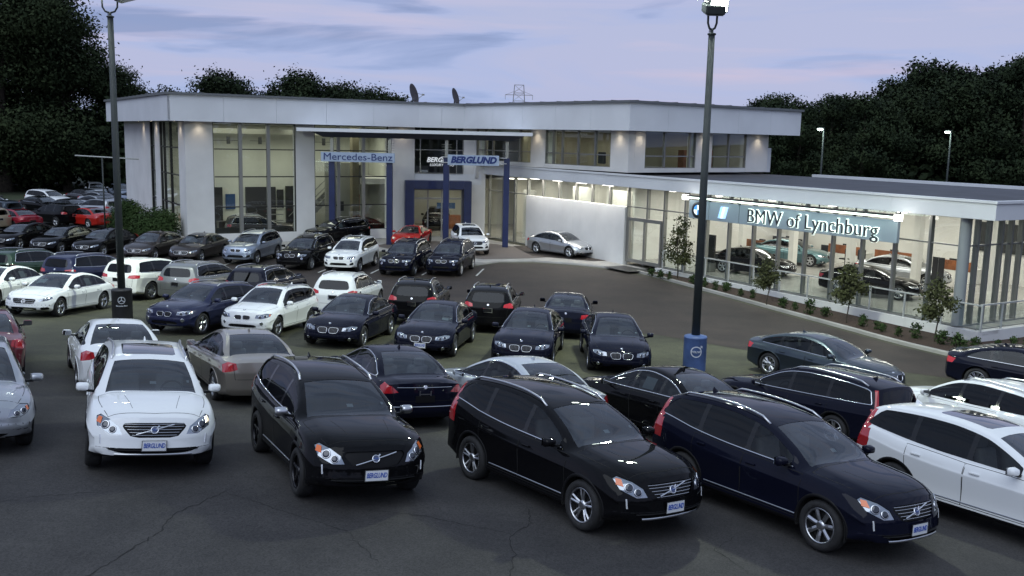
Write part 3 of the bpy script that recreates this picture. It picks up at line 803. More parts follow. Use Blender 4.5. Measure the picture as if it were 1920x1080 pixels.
def kidney(z0, z1, a=.035, b=.33): return dict(kind='kidney', poly=[(a, z0+.03), (a, z1), (b-.03, z1-.005), (b, z1-.06), (b-.05, z0), (a+.03, z0)])
TYPES = {}
TYPES['xc60'] = dict(make='v', fx=2.30, rx=-2.33, wb=2.774, W=1.89, zb=.24, H=1.67, R=.365, rw=.60, shape='box',
    top=[(2.30, .90), (2.15, .975), (1.75, 1.05), (1.3, 1.10), (1.02, 1.13), (.62, 1.335), (.28, 1.485), (.08, 1.555), (-.2, 1.61), (-.6, 1.655), (-1.1, 1.67), (-1.6, 1.655), (-2.0, 1.61), (-2.33, 1.55)],
    belt=[(2.3, .80), (1.9, .90), (1.4, .985), (1.0, 1.02), (.5, 1.035), (-.5, 1.07), (-1.2, 1.13), (-1.8, 1.22), (-2.33, 1.26)],
    xc=1.00, xrf=.20, xrr=-1.9, xbl=-2.2, dlo=(-2.02, .74), piers=[-.10, -1.12], dslope=1.1, trake=.42, ztail=.92, rtap=.07, tint=True,
    rg=(1.13, 1.46), rgw=(.62, .50), hla=.50, head=[(.43, .66), (.60, .655), (.84, .76), (.92, .88), (.86, .91), (.66, .86), (.50, .77)], proj=[(.58, .725, .048), (.71, .785, .055)], marker=(.835, .84, .05, .045),
    tla=.55, tail=[[(.60, .88), (.98, .86), (1.02, 1.02), (.96, 1.20), (.70, 1.16), (.62, 1.0)], [(.68, 1.12), (.94, 1.12), (.90, 1.30), (.80, 1.52), (.66, 1.52)]],
    grille=dict(kind='bars', poly=[(-.46, .77), (-.32, .615), (.32, .615), (.46, .77), (.42, .825), (-.42, .825)], bars=[.65, .69, .73, .77, .805], hw=lambda z: .31+.12*min(1, (z-.64)/.14), slash=[(-.26, .66), (.28, .80)]),
    emblem=.725, er=.060, intakes=[[(-.70, .455), (-.46, .375), (.46, .375), (.70, .455), (.5, .46), (-.5, .46)]], skid=(.55, .36), drl=[(.755, .64), (.75, .51)],
    doors=[(-.14, .98), (-1.18, -.14)], rails=(-1.80, .10), mir=(.72, 1.13), plate=.50, rim='double', sunroof=None, clad=.335, rplate=.80, remb=1.0, chrome=1,
    stickers=[('T', .80, .03, .06, .10), ('T', .74, .58, .05, .04)])
TYPES['xc60']['sill'] = True
TYPES['xc60_sunroof'] = dict(TYPES['xc60'], sunroof=(-.98, -.06, .43), dark_seats=False, alumir=False, rim='ten')
TYPES['xc60_sport'] = dict(TYPES['xc60'], alumir=True, rim='five', dark_seats=True, grille=dict(TYPES['xc60']['grille'], bars=[], slash=[(-.30, .645), (.32, .80)]), skid=None)
TYPES['xc60_seven'] = dict(TYPES['xc60'], rim='seven')
TYPES['xc60_dark'] = dict(TYPES['xc60'], dark_seats=True)
TYPES['v_wagon'] = dict(TYPES['xc60'], sill=False, fx=2.33, rx=-2.50, wb=2.815, W=1.87, zb=.21, H=1.55, R=.345, rw=.60,
    top=[(2.33, .78), (2.2, .85), (1.75, .95), (1.3, 1.00), (1.05, 1.03), (.6, 1.26), (.2, 1.44), (-.1, 1.51), (-.6, 1.55), (-1.5, 1.53), (-2.1, 1.47), (-2.5, 1.42)],
    belt=[(2.3, .70), (1.9, .80), (1.4, .88), (1.0, .92), (0, .95), (-1.2, 1.0), (-2.0, 1.04), (-2.5, 1.05)],
    xc=1.03, xrf=.05, xrr=-2.0, dlo=(-2.22, .76), piers=[-.12, -1.15], dslope=2.2, trake=.45, ztail=.85, rg=(1.02, 1.36), rgw=(.62, .52), chrome=2,
    head=[(.46, .60), (.66, .60), (.88, .70), (.90, .78), (.74, .80), (.52, .72)], proj=[(.62, .665, .04), (.74, .70, .045)], marker=(.84, .73, .03, .035),
    tail=[[(.66, .78), (.84, .78), (.86, 1.0), (.70, 1.0)], [(.70, .95), (.80, .95), (.72, 1.38), (.65, 1.38)]],
    grille=dict(kind='bars', poly=[(-.40, .70), (-.30, .57), (.30, .57), (.40, .70), (.37, .74), (-.37, .74)], bars=[.60, .635, .67, .705], hw=lambda z: .28+.10*(z-.57)/.14, slash=[(-.26, .59), (.28, .72)]),
    emblem=.66, er=.065, doors=[(-.16, 1.0), (-1.20, -.16)], rails=(-2.0, .0), mir=(.72, 1.03), plate=.42, clad=.30, rplate=.72, remb=.9, intakes=[[(-.55, .36), (-.35, .29), (.35, .29), (.55, .36), (.35, .37), (-.35, .37)]], drl=None, skid=(.5, .25), stickers=[])
sedan_top = lambda f, r, H: [(f, .70), (f-.12, .765), (f-.5, .875), (1.35, .93), (1.0, .975), (.6, 1.17), (.2, 1.345), (-.1, 1.42*H/1.46), (-.5, H), (-1.0, H-.045), (-1.4, H-.15), (-1.80, H-.345), (-2.0, 1.065), (r+.2, 1.04), (r, .985)]
TYPES['v_sedan'] = dict(TYPES['v_wagon'], shape='sedan', fx=2.28, rx=-2.36, wb=2.776, W=1.865, zb=.18, H=1.48, R=.335, rw=.56,
    top=sedan_top(2.28, -2.36, 1.48), belt=[(2.28, .64), (1.9, .76), (1.4, .85), (1.0, .89), (0, .925), (-1.2, .985), (-1.8, 1.01), (-2.36, .96)],
    xc=.98, xrf=.08, xrr=-1.02, xbl=-1.84, dlo=(-1.72, .72), piers=[-.14, -1.06], dslope=1.3, trake=.20, ztail=.75, rtap=.08, tint=False, clad=None, rails=None, chrome=1, rim='ten',
    tla=.5, tail=[[(.56, .84), (.66, .80), (.90, .76), (.94, .92), (.80, .985), (.60, .97)]], bootstrip=False, rplate=.66, remb=.90, mir=(.60, 1.0), skid=None, plate=.40, doors=[(-.18, .96), (-1.14, -.18)])
TYPES['v_sedan_big'] = dict(TYPES['v_sedan'], fx=2.33, rx=-2.52, wb=2.835, W=1.861, H=1.49, top=sedan_top(2.33, -2.52, 1.49), belt=[(2.33, .66), (1.9, .78), (1.4, .87), (1.0, .91), (0, .94), (-1.2, .975), (-1.9, .99), (-2.52, .95)],
    chrome=2, bootstrip=True, boot_text=.93, sill=False, xbl=-1.90, xrr=-1.06, dlo=(-1.74, .74), tail=[[(.52, .80), (.64, .78), (.90, .76), (.93, .90), (.84, .98), (.66, .92)]], rim='seven')
TYPES['b_sedan'] = dict(TYPES['v_sedan'], boot_text=None, make='b', fx=2.31, rx=-2.58, wb=2.968, W=1.86, zb=.16, H=1.46, R=.345, rw=.55, top=sedan_top(2.31, -2.58, 1.46), nrake=.20, znose=.50, fcurve=.34,
    belt=[(2.31, .62), (1.9, .75), (1.4, .84), (1.0, .885), (0, .92), (-1.2, .96), (-1.9, .985), (-2.58, .94)], xc=1.0, xbl=-1.86, xrr=-1.02, dlo=(-1.80, .76), piers=[-.14, -1.10], chrome=2,
    grille=kidney(.49, .66), emblem=2.10, emb='T', er=.041, head=[(.40, .565), (.62, .56), (.88, .63), (.92, .69), (.74, .715), (.44, .665)], proj=[(.56, .61, .04), (.70, .635, .042)], marker=None,
    intakes=[[(-.30, .22), (.30, .22), (.34, .34), (-.34, .34)], [(.50, .27), (.78, .30), (.80, .38), (.54, .35)], [(-.50, .27), (-.78, .30), (-.80, .38), (-.54, .35)]], fog=(.66, .32, .04), tail=[[(.48, .76), (.66, .74), (.90, .74), (.92, .88), (.70, .92), (.50, .90)]],
    doors=[(-.18, .98), (-1.24, -.18)], rim='v', plate=None, rplate=.72, remb=.93, mir=(.72, .99), stickers=[('T', .83, .05, .05, .09), ('T', .76, .56, .05, .06)])
TYPES['b_sedan_plate'] = dict(TYPES['b_sedan'], plate=.40, stickers=[('T', .82, .42, .10, .20), ('T', .76, .58, .05, .06)])
TYPES['b_coupe4'] = dict(TYPES['b_sedan'], fx=2.25, rx=-2.39, wb=2.81, W=1.825, H=1.39, top=[(2.25, .68), (2.13, .74), (1.75, .855), (1.3, .92), (.98, .955), (.6, 1.13), (.2, 1.29), (-.1, 1.355), (-.5, 1.39), (-1.0, 1.35), (-1.4, 1.27), (-1.8, 1.145), (-2.1, 1.05), (-2.25, 1.04), (-2.39, 1.0)],
    belt=[(2.25, .60), (1.9, .72), (1.4, .82), (1.0, .87), (0, .905), (-1.2, .94), (-1.9, .955), (-2.39, .93)], xbl=-2.02, xrr=-1.10, dlo=(-1.78, .74), piers=[-.14, -1.10], dslope=.9, rim='multi', chrome=1, plate=None, doors=[(-.18, .96), (-1.16, -.18)])
TYPES['b_sedan3'] = dict(TYPES['b_sedan'], fx=2.24, rx=-2.39, wb=2.81, W=1.81, H=1.43, top=sedan_top(2.24, -2.39, 1.43), chrome=0, rim='double', sunroof=(-.75, -.25, .38), belt=[(2.24, .62), (1.9, .74), (1.4, .83), (1.0, .87), (0, .905), (-1.2, .95), (-1.8, .97), (-2.39, .93)], xbl=-1.82, dlo=(-1.72, .74), piers=[-.14, -1.06], doors=[(-.18, .96), (-1.16, -.18)])
star_grille = dict(kind='bars', poly=[(-.42, .60), (-.36, .47), (.36, .47), (.42, .60), (.38, .65), (-.38, .65)], bars=[.53, .59], hw=lambda z: .37, rim=True)
TYPES['c_sedan'] = dict(TYPES['v_sedan'], make='s', fx=2.22, rx=-2.46, wb=2.84, W=1.81, H=1.44, R=.335, top=sedan_top(2.22, -2.46, 1.44), belt=[(2.22, .64), (1.9, .76), (1.4, .85), (1.0, .885), (0, .91), (-1.2, .94), (-1.8, .955), (-2.46, .88)], chrome=1, nrake=.20, znose=.50, fcurve=.32,
    grille=star_grille, emblem=.56, er=.075, head=[(.46, .56), (.70, .58), (.92, .66), (.90, .72), (.72, .70), (.50, .63)], proj=[(.64, .62, .035), (.76, .65, .035)], marker=None, xbl=-1.84, dlo=(-1.76, .74), piers=[-.14, -1.08],
    intakes=[[(-.44, .26), (.44, .26), (.48, .36), (-.48, .36)], [(.56, .27), (.78, .30), (.80, .38), (.58, .37)], [(-.56, .27), (-.78, .30), (-.80, .38), (-.58, .37)]], plate=None, rim='double', sunroof=(-.9, -.12, .46), doors=[(-.18, .96), (-1.18, -.18)], stickers=[('L', -.52, 1.10, .34, .24), ('T', .62, -.30, .22, .30), ('T', .74, .56, .05, .06)])
TYPES['x3'] = dict(TYPES['xc60'], sill=False, make='b', fx=2.28, rx=-2.37, wb=2.81, W=1.88, zb=.25, H=1.67, R=.37, rw=.60,
    top=[(2.28, .98), (2.15, 1.04), (1.75, 1.09), (1.35, 1.13), (1.05, 1.15), (.65, 1.355), (.30, 1.51), (.10, 1.575), (-.2, 1.62), (-.6, 1.66), (-1.1, 1.67), (-1.6, 1.655), (-2.0, 1.61), (-2.37, 1.54)],
    belt=[(2.28, .86), (1.9, .95), (1.4, 1.01), (1.0, 1.04), (0, 1.07), (-1.2, 1.10), (-1.9, 1.14), (-2.37, 1.15)], nrake=.10, znose=.62, fcurve=.26,
    xc=1.04, xrf=.22, dlo=(-2.02, .78), piers=[-.10, -1.12], dslope=1.8, tint=True, chrome=2, grille=kidney(.74, .90, .02, .30), emblem=2.14, emb='T', er=.041,
    head=[(.42, .78), (.62, .77), (.88, .83), (.92, .90), (.74, .92), (.44, .89)], proj=[(.56, .825, .042), (.70, .85, .045)], marker=None,
    tla=.5, tail=[[(.50, .98), (.66, .96), (.92, .96), (.92, 1.10), (.74, 1.14), (.54, 1.08)]], rg=(1.14, 1.48), rgw=(.62, .52),
    intakes=[[(-.50, .45), (.50, .45), (.42, .58), (-.42, .58)], [(.58, .45), (.80, .48), (.78, .62), (.62, .56)], [(-.58, .45), (-.80, .48), (-.78, .62), (-.62, .56)]], drl=None, fog=(.66, .68, .05), plate=None, rim='double', mir=(.76, 1.16), clad=.34, rplate=.86, rplate_frame=True, remb=1.05, skid=(.5, .33), stickers=[('T', .80, .05, .05, .09), ('T', .78, .56, .05, .05)])
TYPES['x3_sunroof'] = dict(TYPES['x3'], sunroof=(-1.0, -.10, .42), skid=None)
TYPES['x1'] = dict(TYPES['x3'], fx=2.20, rx=-2.26, wb=2.76, W=1.80, zb=.21, H=1.53, R=.345, rw=.57,
    top=[(2.20, .84), (2.07, .90), (1.7, .98), (1.35, 1.02), (1.08, 1.05), (.65, 1.26), (.28, 1.44), (.05, 1.50), (-.5, 1.53), (-1.2, 1.51), (-1.8, 1.45), (-2.26, 1.38)],
    belt=[(2.2, .75), (1.9, .83), (1.4, .90), (1.0, .935), (0, .965), (-1.2, 1.02), (-1.8, 1.07), (-2.26, 1.08)], xc=1.06, grille=kidney(.60, .745, .025, .27), emblem=2.02, head=[(.38, .66), (.60, .64), (.86, .72), (.92, .80), (.74, .81), (.42, .765)], proj=[(.54, .705, .045), (.70, .735, .042)], marker=(.85, .76, .03, .03),
    tail=[[(.50, .88), (.66, .86), (.92, .86), (.92, 1.0), (.74, 1.04), (.54, .98)]], rg=(1.06, 1.36), rgw=(.58, .48), chrome=1, intakes=[[(-.50, .36), (.50, .36), (.42, .46), (-.42, .46)]], fog=(.62, .50, .045), mir=(.76, 1.06), rplate=.78, clad=None, skid=(.5, .26), rplate_frame=False, remb=.95,
    stickers=[('L', -.50, 1.20, .30, .22), ('T', .82, .05, .05, .09), ('T', .78, .54, .05, .05)])
TYPES['x1_sunroof'] = dict(TYPES['x1'], sunroof=(-.95, -.10, .42), skid=None)
TYPES['glc'] = dict(TYPES['x3'], make='s', grille=dict(kind='bars', poly=[(-.46, .80), (-.40, .66), (.40, .66), (.46, .80), (.42, .88), (-.42, .88)], bars=[.73, .80], hw=lambda z: .40, rim=True), emblem=.765, emb='F', er=.085, tail=[[(.44, .94), (.66, .92), (.92, .94), (.92, 1.06), (.74, 1.08), (.50, 1.05)]], rails=None, chrome=1, rplate_frame=False, clad=None,
    stickers=[('R', .30, 1.28, .30, .24), ('L', .30, 1.28, .30, .24)], sunroof=(-.8, -.15, .42), rim='five' if False else 'ten')
TYPES['glc_dark'] = dict(TYPES['glc'], rails=(-1.75, .02), chrome=2, sunroof=None)
TYPES['coupe'] = dict(TYPES['b_coupe4'], make='b', fx=2.20, rx=-2.25, wb=2.60, W=1.93, zb=.13, H=1.25, R=.345, rw=.52, top=[(2.2, .60), (2.05, .67), (1.7, .78), (1.3, .84), (.95, .87), (.5, 1.04), (.1, 1.20), (-.2, 1.245), (-.6, 1.23), (-1.0, 1.14), (-1.5, 1.0), (-1.9, .93), (-2.25, .90)],
    belt=[(2.2, .53), (1.8, .66), (1.3, .78), (.9, .81), (0, .82), (-1, .87), (-1.6, .88), (-2.25, .84)], xc=.95, xrf=.05, xrr=-.75, xbl=-1.35, dlo=(-1.2, .62), piers=[-.45], doors=[(-.45, .85)], grille=dict(kind='bars', poly=[(-.5, .28), (.5, .28), (.42, .42), (-.42, .42)], bars=[.33, .37], hw=lambda z: .4, dark=True), emblem=.52, emb='F', head=[(.55, .52), (.7, .52), (.9, .62), (.82, .66)], proj=[(.72, .585, .04)], intakes=[], fog=None, mir=(.62, .90), chrome=0, rim='five', stickers=[])
# ================================================================ ground
def g0(y):
    kn = [(-40, .0), (8, .0), (10, -.02), (14.5, -.22), (18, -.62), (22, -1.0), (30, -1.42), (38, -1.84), (44, -1.93), (52, -1.95), (60, -1.95)]
    return lerp_knots(kn, y)
def gz(x, y):
    c = lerp_knots([(-40, 0), (2, 0), (10, -.045), (15, -.05), (22, -.045), (30, -.03), (40, -.015), (50, 0), (60, 0)], y)
    z = g0(y) + c*max(-20, min(20, x))
    if y > 150: z += (y-150)*.01
    return z
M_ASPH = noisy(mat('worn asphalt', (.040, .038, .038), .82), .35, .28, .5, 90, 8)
M_NEW = noisy(mat('new asphalt', (.032, .023, .019), .75), .4, .22, .4, 110, 6)
def asphalt_detail(m, specks=True):
    t = m.node_tree; b = t.nodes['Principled BSDF']; src = b.inputs['Base Color'].links[0].from_socket
    tc = nn(t, 'ShaderNodeTexCoord'); v = nn(t, 'ShaderNodeTexVoronoi'); v.inputs['Scale'].default_value = 45; t.links.new(tc.outputs['Object'], v.inputs['Vector'])
    r = nn(t, 'ShaderNodeValToRGB'); r.color_ramp.elements[0].position = .0; r.color_ramp.elements[0].color = (.62, .62, .62, 1); r.color_ramp.elements[1].position = .75; r.color_ramp.elements[1].color = (1.35, 1.35, 1.33, 1); t.links.new(v.outputs['Color'], r.inputs[0])
    n = nn(t, 'ShaderNodeTexNoise'); n.inputs['Scale'].default_value = .9; n.inputs['Detail'].default_value = 9; n.inputs['Roughness'].default_value = .7; t.links.new(tc.outputs['Object'], n.inputs['Vector'])
    r2_ = nn(t, 'ShaderNodeValToRGB'); r2_.color_ramp.elements[0].position = .35; r2_.color_ramp.elements[0].color = (.72, .72, .74, 1); r2_.color_ramp.elements[1].position = .62; r2_.color_ramp.elements[1].color = (1.1, 1.1, 1.08, 1); t.links.new(n.outputs[0], r2_.inputs[0])
    m1 = nn(t, 'ShaderNodeMix', data_type='RGBA', blend_type='MULTIPLY'); m1.inputs[0].default_value = 1; t.links.new(src, m1.inputs[6]); t.links.new(r.outputs[0], m1.inputs[7])
    m2 = nn(t, 'ShaderNodeMix', data_type='RGBA', blend_type='MULTIPLY'); m2.inputs[0].default_value = 1; t.links.new(m1.outputs[2], m2.inputs[6]); t.links.new(r2_.outputs[0], m2.inputs[7])
    t.links.new(m2.outputs[2], b.inputs['Base Color'])
asphalt_detail(M_ASPH)
# greenish lamp light painted as olive into the older, yellower paving further in
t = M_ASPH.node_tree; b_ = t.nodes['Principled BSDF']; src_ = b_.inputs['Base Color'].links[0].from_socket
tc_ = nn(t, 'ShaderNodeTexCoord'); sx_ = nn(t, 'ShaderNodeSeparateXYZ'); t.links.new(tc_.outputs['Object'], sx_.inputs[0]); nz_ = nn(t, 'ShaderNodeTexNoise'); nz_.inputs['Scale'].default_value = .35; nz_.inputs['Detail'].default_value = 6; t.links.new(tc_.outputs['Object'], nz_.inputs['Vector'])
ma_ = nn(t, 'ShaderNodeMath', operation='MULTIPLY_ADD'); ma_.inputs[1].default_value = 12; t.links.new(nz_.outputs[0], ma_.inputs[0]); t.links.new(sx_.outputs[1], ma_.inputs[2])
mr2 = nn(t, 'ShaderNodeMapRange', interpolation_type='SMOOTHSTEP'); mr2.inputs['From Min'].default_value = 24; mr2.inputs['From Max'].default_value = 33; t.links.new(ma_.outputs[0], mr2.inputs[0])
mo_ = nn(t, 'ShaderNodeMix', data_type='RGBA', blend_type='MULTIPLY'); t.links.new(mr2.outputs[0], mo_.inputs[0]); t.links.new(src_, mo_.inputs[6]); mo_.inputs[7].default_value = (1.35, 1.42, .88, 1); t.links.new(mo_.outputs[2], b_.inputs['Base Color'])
asphalt_detail(M_NEW)
M_CONC = noisy(mat('concrete', (.34, .33, .31), .8), 1.2, .14, .3, 40)
M_PAVER = mat('brick pavers', (.16, .10, .08), .85)
t = M_PAVER.node_tree; br = nn(t, 'ShaderNodeTexBrick'); br.inputs['Scale'].default_value = 4; br.inputs['Color1'].default_value = (.145, .125, .112, 1); br.inputs['Color2'].default_value = (.12, .10, .09, 1); br.inputs['Mortar'].default_value = (.10, .09, .08, 1)
tc_ = nn(t, 'ShaderNodeTexCoord'); t.links.new(tc_.outputs['Object'], br.inputs['Vector']); t.links.new(br.outputs[0], t.nodes['Principled BSDF'].inputs['Base Color'])
M_MULCH = noisy(mat('dark mulch', (.040, .022, .014), .95), 14, .5, .9, 40)
M_GRASS = noisy(mat('grass', (.035, .048, .020), .95), 2., .35, .6, 60)
M_LINE = noisy(mat('road paint', (.55, .55, .52), .7), 9, .25)
# the terrain: one sheet to the horizon
ys = list(np.arange(-30, 0, 2.)) + list(np.arange(0, 64, .5)) + [66, 70, 75, 80, 90, 100, 120, 150, 200, 300, 500, 900, 1600, 3000]
xs = [-3000, -1500, -700, -300, -150, -100, -70, -50, -40] + list(np.arange(-34, 34, 1.)) + [34, 40, 50, 70, 100, 150, 300, 700, 1500, 3000]
bm = bmesh.new(); g = [[bm.verts.new((x, y, gz(x, y))) for x in xs] for y in ys]
for j in range(len(ys)-1):
    for i in range(len(xs)-1):
        f = bm.faces.new((g[j][i], g[j][i+1], g[j+1][i+1], g[j+1][i])); f.smooth = True
        c = f.calc_center_median(); f.material_index = 1 if (c.y > 108 or c.x < -58 or c.x > 44 or (c.y > 80 and c.x > 40)) else 0
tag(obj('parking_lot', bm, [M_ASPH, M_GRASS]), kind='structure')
def sheet(name, poly, m, off, step=.8, base=None, kind='structure', label=None, thick=0.):
    """a sheet draped on the ground inside an outline"""
    zf = base or gz
    b = dense(poly, step, True)[:-1]; n = len(b)
    pts = [Vector(p) for p in b]; x0, x1 = min(p[0] for p in b), max(p[0] for p in b); y0, y1 = min(p[1] for p in b), max(p[1] for p in b)
    def inside(x, y):
        c = False
        for (ax_, ay), (bx_, by) in zip(b, b[1:]+b[:1]):
            if (ay > y) != (by > y) and x < (bx_-ax_)*(y-ay)/(by-ay)+ax_: c = not c
        return c
    x = x0+step/2
    while x < x1:
        y = y0+step/2
        while y < y1:
            if inside(x, y) and min((x-p[0])**2+(y-p[1])**2 for p in b) > (step*.45)**2: pts.append(Vector((x, y)))
            y += step
        x += step
    r = geometry.delaunay_2d_cdt(pts, [(i, (i+1) % n) for i in range(n)], [list(range(n))], 1, 1e-4)
    bm = bmesh.new(); vs_ = [bm.verts.new((v.x, v.y, zf(v.x, v.y)+off)) for v in r[0]]
    for f in r[2]:
        q = bm.faces.new([vs_[i] for i in f]); q.smooth = True
    bmesh.ops.recalc_face_normals(bm, faces=bm.faces)
    if sum(f.normal.z for f in bm.faces) < 0: bmesh.ops.reverse_faces(bm, faces=bm.faces)
    if thick:
        be = [e for e in bm.edges if len(e.link_faces) == 1]
        ex = bmesh.ops.extrude_edge_only(bm, edges=be); bmesh.ops.translate(bm, verts=[v for v in ex['geom'] if isinstance(v, bmesh.types.BMVert)], vec=(0, 0, -thick))
    o = obj(name, bm, m); tag(o, label=label, kind=kind); return o
curb = [(6.95, 52.9), (7.5, 51.9), (8.55, 49.3), (9.6, 46.9), (11.0, 44.1), (12.6, 40.8), (13.9, 37.9), (14.9, 35.2), (15.6, 33.6), (16.4, 33.0), (17.8, 33.1), (20.5, 34.6), (30.0, 40.2)]
sheet('drive', [(-60, 48.5), (-34, 45), (-22, 43.6), (-14.6, 41.0), (-5.8, 39.5), (1.9, 36.4), (5.35, 35.4), (8.2, 32.6), (10.5, 31.0), (13.6, 29.4), (20, 24.6), (30, 19), (34, 30), (34, 42), (30, 39.7), (20.6, 34.2), (17.9, 32.7), (16.2, 32.6), (15.3, 33.3), (14.5, 35.1), (13.5, 37.8), (12.2, 40.7), (10.6, 44), (9.2, 46.8), (8.15, 49.2), (7.2, 51.5), (5.6, 53.6), (3.6, 54.9), (1.2, 55.8), (-.9, 55.4), (-2.2, 53.6), (-4, 55.5), (-10, 57.5), (-14.5, 58.5), (-20, 56.2), (-24, 58.5), (-29, 62), (-50, 64), (-60, 60)], M_NEW, .006, 1.0)
sheet('sidewalk', [(-2.1, 54.2), (-.8, 56.0), (1.2, 56.5), (3.7, 55.5), (5.8, 54.1), (7.0, 52.9), (7.9, 54.5), (7.2, 56.8), (5.0, 60.5), (3.2, 60.2), (-.6, 66.0), (-3.2, 69.9), (-7.6, 69.3), (-14.4, 65.2), (-20.9, 61.3), (-22, 59.6), (-20.5, 58.7), (-14.6, 60.2), (-8.0, 60.0), (-4.6, 57.5)], M_CONC, .10, .8, None, 'structure', None, .11)
sheet('paver_apron', [(-4.4, 57.9), (-1.7, 56.4), (1.0, 57.4), (3.0, 58.6), (1.5, 61.6), (-1.2, 64.8), (-7.6, 66.0), (-9.0, 62), (-7.8, 60.6)], M_PAVER, .112, .8)
sheet('display_pad', [(1.2, 58.6), (4.6, 56.8), (6.0, 57.0), (3.2, 61.9), (1.6, 64.4), (.0, 63.6)], M_NEW, .122, .8)
# painted stall lines in front of the fifth row
for i, (a, b) in enumerate([((-10.23, 50.1), (-9.8, 53.2)), ((-7.48, 50.2), (-7.05, 53.4)), ((-4.75, 50.0), (-4.3, 53.4)), ((-13.0, 50.4), (-12.6, 53.4)), ((-16.0, 50.8), (-15.6, 53.6)), ((-19.2, 51.4), (-18.8, 54.4)), ((-22.4, 52.2), (-22.0, 55)), ((-1.9, 50.2), (-1.6, 53.0))]):
    dx, dy = b[0]-a[0], b[1]-a[1]; ln = math.hypot(dx, dy); nx, ny = -dy/ln*.05, dx/ln*.05
    sheet('stall_line', [(a[0]+nx, a[1]+ny), (a[0]-nx, a[1]-ny), (b[0]-nx, b[1]-ny), (b[0]+nx, b[1]+ny)], M_LINE, .012, .5)
# cracks in the old asphalt
M_CRK = mat('open crack', (.018, .018, .018), .95)
def crack(pts, w):
    rr = random.Random(int(abs(pts[0][0]*100))); p = []
    for a, b in zip(pts[:-1], pts[1:]):
        n = max(2, int(math.hypot(b[0]-a[0], b[1]-a[1])/.07))
        for i in range(n):
            t_ = i/n; p.append((a[0]+(b[0]-a[0])*t_+rr.gauss(0, .016), a[1]+(b[1]-a[1])*t_+rr.gauss(0, .016)))
    p.append(pts[-1]); bm = bmesh.new(); prev = None
    for i, (x, y) in enumerate(p):
        q = p[min(i+1, len(p)-1)]; o_ = p[max(i-1, 0)]; dx, dy = q[0]-o_[0], q[1]-o_[1]; l_ = math.hypot(dx, dy)+1e-6
        ww = w*.8*(.35+rr.random())*(1-.6*abs(i/len(p)-.4)); cur = (bm.verts.new((x-dy/l_*ww, y+dx/l_*ww, gz(x, y)+.005)), bm.verts.new((x+dy/l_*ww, y-dx/l_*ww, gz(x, y)+.005)))
        if prev: bm.faces.new((prev[0], prev[1], cur[1], cur[0]))
        prev = cur
    tag(obj('asphalt_crack', bm, M_CRK), kind='structure')
crack([(-4.9, 10.4), (-4.7, 11.1), (-4.55, 11.9), (-4.6, 12.5), (-4.38, 13.1), (-4.2, 13.6)], .012)
crack([(.25, 10.3), (.05, 11.2), (.12, 12.0), (.02, 12.5), (.12, 12.75), (.35, 13.1), (.3, 13.9)], .011)
crack([(.06, 12.7), (-.5, 12.9), (-1.3, 13.2), (-2.0, 13.25)], .007)
crack([(-7.4, 12.2), (-6.6, 12.9), (-5.7, 13.3)], .006)
crack([(-8.2, 19.6), (-8.7, 21.4), (-8.4, 23.4), (-9.3, 25.5)], .007)
crack([(-4.2, 13.6), (-3.4, 13.1), (-2.2, 12.4), (-1.6, 11.4)], .006)
crack([(3.2, 11.9), (2.9, 12.6), (3.3, 13.2)], .006)

# ================================================================ buildings
M_WHT = noisy(mat('white stucco', (.68, .68, .68), .7), .6, .07, .25, 50)
M_FAS = noisy(mat('white fascia panel', (.68, .70, .74), .45), .4, .06)
M_COP = mat('grey coping', (.16, .17, .18), .5, .4)
M_MUL = mat('anodised mullion', (.30, .30, .29), .4, .7)
M_MULD = mat('dark mullion', (.02, .02, .022), .4, .3)
M_BLU = noisy(mat('blue cladding', (.016, .025, .088), .35), 2, .12)
M_BLUD = mat('dark canopy underside', (.02, .025, .04), .6)
M_IWALL = noisy(mat('interior wall', (.60, .60, .53), .8), .8, .05)
M_IWALLW = noisy(mat('interior white wall', (.74, .73, .69), .8), .8, .04)
M_CEIL = mat('ceiling', (.66, .66, .64), .9)
M_TILE = noisy(mat('floor tile', (.36, .35, .33), .25), 1., .08)
M_ROOF = noisy(mat('membrane roof', (.060, .062, .075), .7), .8, .2)
M_GLASS = glass('shop window glass', (.86, .90, .87), 1.0)
M_GLASSD = glass('dark window glass', (.30, .33, .36), 1.6)
M_GRL = glass('railing glass', (.80, .86, .86), .9)
M_FIX = mat('lamp panel', (.9, .9, .88), .5, emit=(1., .97, .88), es=7.)
M_FIXG = mat('tube light', (.9, .95, .9), .5, emit=(.80, 1., .90), es=3.5)
M_WOOD = noisy(mat('cherry wood', (.24, .085, .035), .4), 3, .3)
M_DARKF = mat('dark furniture', (.02, .02, .022), .5)
M_SCREEN = mat('screen', (.02, .05, .12), .2, emit=(.05, .13, .30), es=.08)

